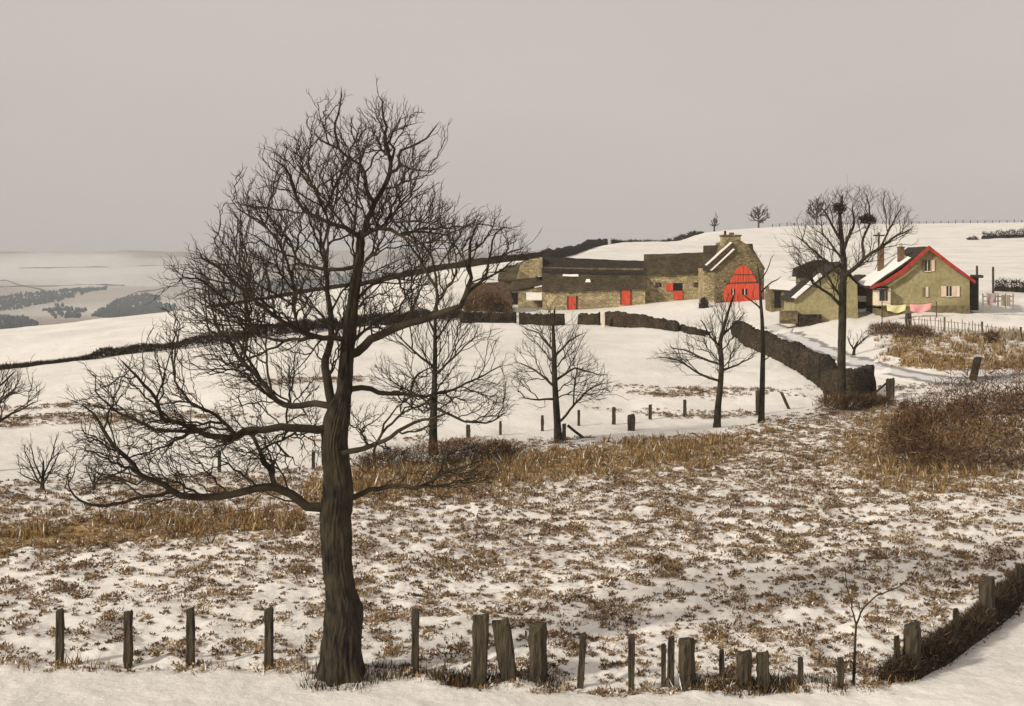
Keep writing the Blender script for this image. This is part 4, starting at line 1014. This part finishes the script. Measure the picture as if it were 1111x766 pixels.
for (u0, u1, v0, v1) in ((674, 684, 313.5, 330.5), (616.5, 625, 322, 337)):
    d = B.rect('door', u0, u1, v0, v1, -.08, .1, 'red')
    B.rect('frame', u0 - .9, u0, v0 - 1, v1, -.10, .1, 'dark', d); B.rect('frame', u1, u1 + .9, v0 - 1, v1, -.10, .1, 'dark', d)
    B.rect('handle', u1 - 2, u1 - 1.4, (v0 + v1) / 2, (v0 + v1) / 2 + 1.4, -.12, -.07, 'dark', d)
B.poly('gable', [(581, 300), (589, 300), (589, 279), (586, 279), (582, 288)], 1.7, 5.2, 'stone')
# --- middle barn
B = Site('stone_barn', 'middle stone barn with red half door and small red shutters', 'barn', 732, 325, 151.5)
B.poly('wall', [(700.2, 338), (767, 330), (767, 293), (700.2, 296)], 0, 5.5, 'stone')
B.slab('roof', [(698.5, 297, -.3), (766, 294, -.3), (766, 273.5, 2.8), (698.5, 276, 2.8)], .18, 'slate_brown')
B.slab('roof', [(698.5, 276, 2.8), (766, 273.5, 2.8), (766, 285, 5.8), (698.5, 287, 5.8)], .18, 'slate_brown')
d = B.rect('door', 730.5, 740.5, 307, 325, -.02, .04, 'dark')
B.rect('half_door', 730.5, 740.5, 315.5, 325, -.10, -.02, 'red', d); B.rect('shutter', 722.5, 730, 307.5, 315.5, -.10, -.02, 'red', d)
for (u0, u1) in ((711, 717.5), (752.5, 759)):
    wn = B.rect('window', u0, u1, 306.5, 311.5, -.03, .04, 'dark'); B.rect('shutter', u0 + .4, u1 - 1.6, 307, 311, -.06, -.03, 'rust', wn)
# --- tall barn with the arched doors
B = Site('arched_barn', 'tall stone farmhouse barn with big arched red doors and square chimney', 'barn', 800, 333, 146)
B.poly('wall', [(765, 337), (781, 337), (781, 291), (765, 291)], 1.2, 8, 'stone')
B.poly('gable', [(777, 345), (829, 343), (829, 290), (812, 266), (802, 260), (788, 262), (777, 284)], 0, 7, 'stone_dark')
B.slab('roof', [(762.5, 292, 1.0), (779, 291, 1.0), (786, 266.5, 4.2), (763, 266.5, 4.2)], .2, 'slate_brown')
B.slab('roof', [(763, 266.5, 4.2), (816.5, 264.5, 4.2), (820, 285, 8.2), (763, 286, 8.2)], .2, 'slate')
B.slab('roof', [(798, 265, 1.2), (816.5, 264.5, 1.2), (816.5, 264.5, 6), (798, 265, 6)], .2, 'slate', true=True)
B.slab('roof', [(829.5, 291, -.3), (829.5, 291, 7.2), (813, 264.5, 7.2), (813, 264.5, -.3)], .15, 'rust', true=True)
for (dx, dy) in ((0, 0), (5.5, 5.5)):
    B.poly('coping', [(765 + dx, 287.5 + dy), (766.2 + dx, 288.1 + dy), (794 + dx * .5, 263.2 + dy * 1.3), (792 + dx * .5, 262.5 + dy * 1.3)], -.42, .3, 'snow')
B.poly('verge', [(767, 290), (769.5, 291.5), (795, 267.5), (793.5, 264.5)], -.35, .25, 'rust')
ch = B.rect('chimney', 785.5, 804.5, 256, 275, .5, 2.6, 'stone')
B.rect('cap', 784.5, 805.5, 254.5, 256.2, .4, 2.7, 'stone_dark', ch)
B.rect('chimney_pot', 794, 798.5, 252, 254.5, 1.2, 1.8, 'brick', ch); B.rect('chimney_pot', 788, 790, 250, 254.5, 1.3, 1.6, 'dark', ch)
dr = B.poly('door', [(790, 331.8), (824, 330.5), (826.5, 324), (827.2, 315), (825, 307.5), (821, 306), (791, 307.6), (787, 311), (784.6, 317), (785.2, 325)], -.14, -.005, 'red')
B.poly('arch_panel', [(791.5, 306.8), (820.5, 305.6), (818.5, 300), (815, 294), (811, 289.6), (806.5, 287.6), (801.5, 289.2), (797.8, 293.5), (795.5, 299), (793, 303)], -.14, -.005, 'red', dr)
B.poly('beam', [(787.5, 308.2), (825, 306.7), (825, 305.4), (787.5, 306.9)], -.19, -.006, 'rust', dr)
for (u_, a_, b_) in ((800.5, 292, 306), (806.3, 289, 306), (812.2, 292, 306)): B.rect('plank_joint', u_ - .15, u_ + .15, a_, b_, -.15, -.12, 'rust', dr)
B.rect('cross_rail', 796, 819, 297.6, 298.4, -.17, -.12, 'rust', dr)
for (u0, u1) in ((805.0, 810.4), (793.0, 797.2)):
    wp = B.rect('window_pane', u0, u1, 313.2, 320, -.17, -.13, 'glass', dr)
    B.rect('glazing_bar', (u0 + u1) / 2 - .4, (u0 + u1) / 2 + .4, 313.2, 320, -.19, -.15, 'cream', wp)
for u_ in (795, 806, 815.5):
    B.rect('plank_joint', u_ - .18, u_ + .18, 321, 331, -.155, -.12, 'rust', dr)
# --- left outbuildings
B = Site('outbuilding', 'pale stone outbuilding with greenish gable left of the long barn', 'outbuilding', 565, 335, 154)
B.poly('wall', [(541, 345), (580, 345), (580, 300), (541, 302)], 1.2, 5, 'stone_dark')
B.poly('gable', [(560, 303), (584, 301), (584, 280), (574, 281), (565, 286)], 1.0, 1.2, 'stone')
B.slab('roof', [(540, 304, .9), (566, 303, .9), (568, 285, 3.5), (541, 292, 3.5)], .15, 'slate_brown')
ln = B.slab('lean_to_roof', [(550, 316, -1.4), (588, 308, -1.4), (588, 300, 1.0), (556, 304, 1.0)], .12, 'slate_brown')
B.poly('lean_to_wall', [(562, 342), (590, 342), (590, 311), (562, 315)], -1.2, 1.1, 'stone')
B.rect('doorway', 553, 561, 318, 340, .9, 1.18, 'dark')
sn = B.slab('snow_heap', [(571, 325, -2.2), (588, 324.5, -2.2), (588, 317, -1.3), (571, 317, -1.3)], .12, 'snow')
B = Site('rusty_shed', 'low shed with rusty brown roof at the left end of the farm', 'shed', 525, 341, 147)
B.poly('wall', [(504, 349), (555, 349), (555, 324), (504, 328)], 0, 4, 'stone_dark')
B.slab('roof', [(500, 331, -.3), (557, 326, -.3), (548, 305.5, 2.3), (511, 307, 2.3)], .15, 'rust')
B.slab('roof', [(511, 307, 2.3), (548, 305.5, 2.3), (556, 322, 4.6), (502, 326, 4.6)], .15, 'rust')
B.poly('bargeboard', [(499, 332), (501.5, 332), (512, 307.5), (510, 306)], -.36, -.2, 'pink_paint')
B.rect('doorway', 538, 550, 328, 345, -.05, .04, 'dark')
hedge('brush_heap', 'brown tangle of brush in front of the shed at the left end of the farm', [hit(503, 343), hit(522, 344), hit(540, 343), hit(556, 344)], [1.4, 2.6, 2.2, 1.2], 2.4, 420, M['bramble'], rgb, cat='brush', twig=.6, tw=.04, core=False)
# --- round dark trough / bush by the barn corner
bp_ = hit(764, 335)
hedge('round_bush', 'small round dark bush at the left corner of the arched barn', [hit(760.5, 334), hit(764, 334.5), hit(767.5, 334)], [1.0, 1.25, 1.0], 1.0, 700, M['hedge'], rg, cat='bush', twig=.25, tw=.05)
# --- stone hut with snow roof
B = Site('stone_hut', 'tiny dark hut with snow on its roof between arched barn and gabled shed', 'hut', 850, 334, 132)
B.poly('wall', [(837, 342), (866, 342), (866, 313), (837, 311)], 0, 3.2, 'stone_dark')
rf = B.slab('roof', [(834.5, 312, -.3), (867, 314.5, -.3), (864, 304.5, 1.6), (840, 302.5, 1.6)], .12, 'snow')
B.slab('roof', [(840, 302.5, 1.6), (864, 304.5, 1.6), (867, 312, 3.5), (836, 310, 3.5)], .12, 'slate')
B.rect('doorway', 840, 847, 316, 334, -.04, .03, 'dark')
# --- gabled shed
B = Site('gabled_shed', 'olive gabled shed behind the tall tree with snow along its left eave', 'shed', 897, 344, 118)
B.poly('wall', [(862, 350), (931, 349), (930, 309), (910, 289), (862, 325)], 0, 4.6, 'render')
rf = B.slab('roof', [(858, 325, -.35), (858, 325, 5), (911, 284, 5), (911, 284, -.35)], .12, 'slate', true=True)
B.poly('snow_verge', [(859, 323), (862, 324), (891, 299.5), (889, 296.5)], -.42, .3, 'snow', rf)
B.slab('roof', [(934, 309, -.35), (934, 309, 5), (910, 284, 5), (910, 284, -.35)], .12, 'slate', true=True)
B.poly('back_roof', [(880, 299), (881, 291), (904, 281.5), (914, 282), (934, 295), (934, 300), (880, 301)], 6.1, 8, 'slate')
B.rect('back_wall', 884, 930, 299, 345, 6.2, 7.8, 'stone_dark')
B.rect('base_wall', 846, 864, 337, 351, -.6, .2, 'stone_dark')
B.rect('base_wall', 864, 890, 341, 354, -.5, -.02, 'wall_stone')
B = Site('dark_hut', 'small dark roofed hut tucked between gabled shed and white house', 'hut', 938, 325, 124)
B.poly('wall', [(927, 333), (949, 333), (949, 308), (938, 300), (927, 308)], 0, 3, 'slate_brown')
B.slab('roof', [(924.5, 311, -.3), (924.5, 311, 3.4), (938, 298, 3.4), (938, 298, -.3)], .1, 'slate', true=True); B.slab('roof', [(951, 310, -.3), (951, 310, 3.4), (938, 298, 3.4), (938, 298, -.3)], .1, 'slate', true=True)
B.rect('snow_sill', 928, 948, 321, 327, -.8, -.02, 'snow')
# --- the chalet house
B = Site('chalet_house', 'olive gabled house with red bargeboards and snow on its left roof', 'house', 1003, 338, 116)
B.poly('wall', [(957, 335), (1052, 335), (1052, 303), (1006, 270), (957, 309)], 0, 5.2, 'render')
B.poly('plinth', [(957, 344), (1052, 341), (1052, 331), (957, 333)], -.06, 5.2, 'plinth')
rl = B.slab('roof', [(943, 311, -.45), (943, 311, 5.6), (1006, 267.5, 5.6), (1006, 267.5, -.45)], .14, 'slate', true=True)
rl['label'] = 'left roof slope carrying snow'
B.slab('snow_cover', [(944, 309.6, -.2), (944, 309.6, 5.5), (994, 275.0, 5.3), (988, 279.2, -.1)], .05, 'snow', rl, true=True)
B.slab('roof', [(1056, 305.5, -.45), (1056, 305.5, 5.6), (1006, 267.5, 5.6), (1006, 267.5, -.45)], .14, 'slate', true=True)
B.poly('bargeboard', [(942.5, 313.5), (957, 309.5), (978, 297.2), (1006, 271.2), (1006, 266.5), (976, 292.5), (956, 305.5), (942.5, 310.5)], -.55, -.46, 'red_trim')
B.poly('bargeboard', [(1006, 271.2), (1029, 289.3), (1056, 307.8), (1056, 304.3), (1030, 285.3), (1006, 266.5)], -.55, -.46, 'red_trim')
for (cu, cv, w_, yy) in ((968.5, 269, 5.4, 3.4), (983, 268.5, 5.4, 1.2)):
    c_ = B.rect('chimney', cu - w_ / 2, cu + w_ / 2, cv, 300, yy, yy + .7, 'brick'); B.rect('cap', cu - w_ / 2 - .5, cu + w_ / 2 + .5, cv - 1.2, cv, yy - .06, yy + .76, 'stone_dark', c_)
    B.rect('chimney_pot', cu - 1.3, cu + 1.3, cv - 5, cv - 1.2, yy + .2, yy + .5, 'pot', c_)
def chalet_window(u0, u1, v0, v1, left, right):
    wn = B.rect('window', u0, u1, v0, v1, -.03, .03, 'glass')
    B.rect('frame', (u0 + u1) / 2 - .35, (u0 + u1) / 2 + .35, v0, v1, -.06, -.03, 'cream', wn)
    B.rect('sill', u0 - .6, u1 + .6, v1, v1 + .9, -.12, 0.03, 'cream', wn)
    for (a, b, m_) in left + right: B.rect('shutter', a, b, v0 - .3, v1 + .3, -.10, -.04, m_, wn)
chalet_window(1026.8, 1032, 310.5, 321.5, [(1021, 1026.4, 'pink_paint')], [(1032.4, 1037, 'pink_paint'), (1037.3, 1040.8, 'cream')])
chalet_window(1003.2, 1009, 282.5, 294, [(1000.5, 1002.9, 'plinth')], [(1010.6, 1013.8, 'pink_paint')])
wn = B.rect('window', 1000.8, 1004, 312, 322, -.03, .03, 'plinth'); B.rect('shutter', 1004.2, 1006.8, 311, 322, -.1, -.03, 'pink_paint', wn)
bay = B.rect('porch', 949, 963, 313, 331, -.9, 0.6, 'cream')
B.rect('window_pane', 951, 956.5, 315, 326, -.95, -.88, 'glass', bay); B.rect('window_pane', 957.5, 959.5, 315, 326, -.95, -.88, 'glass', bay)
B.slab('porch_roof', [(947.5, 314, -1.05), (964, 313.5, -1.05), (964, 310, .3), (947.5, 311, .3)], .08, 'slate', bay)
B.rect('annexe', 1053, 1064.5, 300, 337, .6, 6.5, 'slate')  # near-black colour stands in for the shade on this side of the house
B.slab('annexe_roof', [(1052.5, 299.5, .3), (1067, 300.5, .3), (1067, 298.5, 7), (1052.5, 297.5, 7)], .1, 'slate')
# garden frames and washing
B = Site('garden_fence', 'short slatted garden fence with greyish washing right of the white house', 'fence', 1083, 332, 116)
for k in range(5): B.rect('post', 1066 + k * 8.2, 1067.2 + k * 8.2, 318.5, 337, 0, .08, 'picket')
for v_r in (321, 326): B.rect('rail', 1066, 1100, v_r, v_r + 1.2, -.03, 0, 'picket')
for (a, b) in ((1086, 1090), (1092, 1096)): B.rect('slat_panel', a, b, 320, 332, -.05, -.03, 'picket')
def cloth(name, label, B0, u0, u1, v0, v1, y, mat, slope=0.0, seed=1):
    rq = np.random.default_rng(seed); nx_, nz_ = 22, 12; V = []
    s = B0 / F
    for j in range(nz_ + 1):
        for i in range(nx_ + 1):
            a = i / nx_; t = j / nz_
            sag = .22 * math.sin(a * math.pi) * .35
            V.append(((a - .5) * (u1 - u0) * s * (1 - .08 * t), math.sin(a * 9 + t * 2 + seed) * .07 * (.3 + t), -t * (v1 - v0) * s * (1 - .12 * math.sin(a * 7 + seed)) - sag + slope * a))
    ii = np.arange(len(V)).reshape(nz_ + 1, nx_ + 1)
    f = np.stack([ii[:-1, :-1], ii[:-1, 1:], ii[1:, 1:], ii[1:, :-1]], -1).reshape(-1, 4)
    o = mesh_obj(name, V, f, M[mat], loc=(((u0 + u1) / 2 - UC) * s, B0, CZ - (v0 - VH) * s), smooth=True)
    md = o.modifiers.new('thickness', 'SOLIDIFY'); md.thickness = .012
    tag(o, label, 'washing', 'washing hung out by the white house')
cloth('sheet', 'yellow sheet drying on the line in front of the white house', 113.5, 962, 983, 330.5, 338, 0, 'yellow_cloth', .02, 1)
cloth('sheet', 'pink sheet drying on the line in front of the white house', 113.5, 987, 1011, 330, 338.5, 0, 'pink_cloth', .10, 2)
cloth('sheet', 'greyish mauve cloth hung on the garden fence', 115.7, 1070, 1081, 317.5, 329, 0, 'grey_cloth', 0, 3)
wl_ = empty('washing_line', at(957, 113.5)); tag(wl_, 'washing line on two poles holding yellow and pink sheets', 'washing line')
s = 113.5 / F
def lp(u_, v_): return Vector(((u_ - UC) * s, 113.5, CZ - (v_ - VH) * s)) - wl_.location
for u_ in (957, 1016):
    b2 = bmesh.new(); g_ = at(u_, 113.5) - wl_.location; tube(b2, [g_ - Vector((0, 0, .2)), lp(u_, 327)], .04); bm_obj('pole', b2, M['post'], wl_)
b2 = bmesh.new(); tube(b2, [lp(957, 328), lp(972, 330), lp(985, 329.6), lp(1000, 329.8), lp(1016, 327.5)], .012, 4); bm_obj('line', b2, M['wire'], wl_)
# utility pole
up0 = at(953.5, 126)
pl = empty('utility_pole', up0); tag(pl, 'slim dark utility pole with stay wire left of the house chimneys', 'pole')
htop = CZ - (252 - VH) * 126 / F - up0.z
b2 = bmesh.new(); tube(b2, [(0, 0, -.3), (0, 0, htop)], [.11, .08], 8); bm_obj('pole', b2, M['post'], pl)
b2 = bmesh.new(); tube(b2, [(0, 0, htop * .62), (-1.3, 0, htop * .1)], .03, 5); bm_obj('stay_wire', b2, M['wire'], pl)
b2 = bmesh.new(); box(b2, -.5, .5, -.06, .06, htop - .35, htop - .22); bm_obj('crossarm', b2, M['post'], pl)

# ------------------------------------------------------------------ far woods across the valley
def far_wood(label, poly, n, hgt, seed):
    rq = np.random.default_rng(seed); P2 = np.array(poly, float); lo_ = P2.min(0); hi_ = P2.max(0); V = []; T = []; Fc = []
    DD = np.geomspace(1250, 4400, 2500); k = 0; off = 0; base0 = None
    dome_a = np.linspace(0, 2 * np.pi, 8)[:-1]
    while k < n:
        u_ = rq.uniform(lo_[0], hi_[0]); v_q = rq.uniform(lo_[1], hi_[1])
        if not in_poly(np.array([u_]), np.array([v_q]), poly)[0]: continue
        vv = VH - F * tz(np.full(len(DD), u_), DD) / DD; i = int(np.argmax(vv <= v_q)); D = DD[i]
        x_ = (u_ - UC) / F * D; z_ = float(gz(x_, D))
        h_ = hgt * rq.uniform(.6, 1.25); r_ = h_ * rq.uniform(.3, .5); tn = rq.uniform(0, 1)
        if base0 is None: base0 = np.array([x_, D, z_])
        c0 = np.array([x_, D, z_]) - base0; st = off
        for (t, q_) in ((-.15, .35), (.2, 1.0), (.55, .85), (.85, .45)):
            for a_ in dome_a:
                j = rq.uniform(.7, 1.3); V.append(c0 + [math.cos(a_) * r_ * q_ * j, math.sin(a_) * r_ * q_ * j, t * h_ + rq.normal(0, .04) * h_])
        V.append(c0 + [0, 0, h_]); m_ = len(dome_a)
        for l_ in range(3):
            for i_ in range(m_): Fc.append((st + l_ * m_ + i_, st + l_ * m_ + (i_ + 1) % m_, st + (l_ + 1) * m_ + (i_ + 1) % m_)); Fc.append((st + l_ * m_ + i_, st + (l_ + 1) * m_ + (i_ + 1) % m_, st + (l_ + 1) * m_ + i_))
        for i_ in range(m_): Fc.append((st + 3 * m_ + i_, st + 3 * m_ + (i_ + 1) % m_, st + 4 * m_))
        T += [tn] * (4 * m_ + 1); off += 4 * m_ + 1; k += 1
    o = mesh_obj('far_wood', V, np.array(Fc), M['far_wood'], attrs={'tint': T}, loc=base0)
    tag(o, label, 'wood', kind='stuff')
far_wood('long dark wood stretched across the far valley side at the left edge', [(-120, 336), (-120, 324), (0, 322), (60, 319), (100, 316), (118, 314), (112, 319), (60, 327), (0, 336)], 1300, 5.5, 1)
far_wood('dark wood in the valley bottom at the lower left edge', [(-120, 362), (-120, 346), (0, 342), (25, 343), (42, 352), (36, 358), (0, 360)], 700, 5.0, 2)
far_wood('rounded dark wood in the valley just above the snowy brow', [(100, 343), (112, 335), (126, 328), (140, 325), (158, 323), (170, 325), (176, 328), (166, 330), (176, 333), (196, 334), (180, 340), (140, 346)], 1000, 5.0, 3)
far_wood('scattered dark trees between the two valley woods', [(45, 336), (62, 330), (80, 332), (95, 336), (85, 345), (60, 345)], 130, 5.5, 4)
far_wood('dark woods on the far valley side seen through the oak branches', [(215, 320), (250, 308), (300, 302), (360, 300), (420, 296), (470, 288), (470, 292), (400, 302), (320, 312), (250, 322)], 1200, 5.5, 5)

def far_line(label, a, b, hgt):
    pts = [at(a[0] + (b[0] - a[0]) * k / 24, a[1] + (b[1] - a[1]) * k / 24) for k in range(25)]
    V = []; Fq = []; rq = random.Random(int(a[1])); o0 = pts[0]
    for p in pts:
        h_ = hgt * rq.uniform(.5, 1.2); q_ = p - o0
        V += [q_ + Vector((0, -2, -2)), q_ + Vector((0, -1.2, h_)), q_ + Vector((0, 1.2, h_)), q_ + Vector((0, 2, -2))]
    for k in range(24):
        for j in range(3): Fq.append((k * 4 + j, k * 4 + j + 1, k * 4 + j + 5, k * 4 + j + 4))
    o = mesh_obj('hedge', [tuple(v) for v in V], np.array(Fq), M['far_wood'], attrs={'tint': np.full(len(V), .6)}, loc=o0); tag(o, label, 'hedge', 'field hedges on the far valley side')
far_line('far valley hedge running level above the long wood', (-60, 2700), (135, 2850), 2.0)
far_line('far valley hedge slanting up above the rounded wood', (120, 2250), (215, 3050), 2.0)
far_line('highest far valley hedge just under the moor edge', (20, 3500), (240, 3600), 2.0)
far_line('far valley hedge slanting down at the left edge', (-40, 3300), (60, 2500), 2.0)
far_line('far valley hedge seen through the left oak twigs', (190, 2300), (330, 2900), 2.0)
# ------------------------------------------------------------------ air
hz = bmesh.new(); box(hz, -9300, 9300, -9300, 9300, -130, 100)
hm = bpy.data.materials.new('haze'); hm.use_nodes = True; t = hm.node_tree; t.nodes.clear()
ho = t.nodes.new('ShaderNodeOutputMaterial'); pv = t.nodes.new('ShaderNodeVolumePrincipled')
pv.inputs['Color'].default_value = (.90, .95, 1.0, 1); pv.inputs['Density'].default_value = .00021; pv.inputs['Anisotropy'].default_value = .0
t.links.new(pv.outputs[0], ho.inputs['Volume'])
haze = bm_obj('haze', hz, hm); tag(haze, 'pale winter haze over the valley', 'haze', kind='stuff')
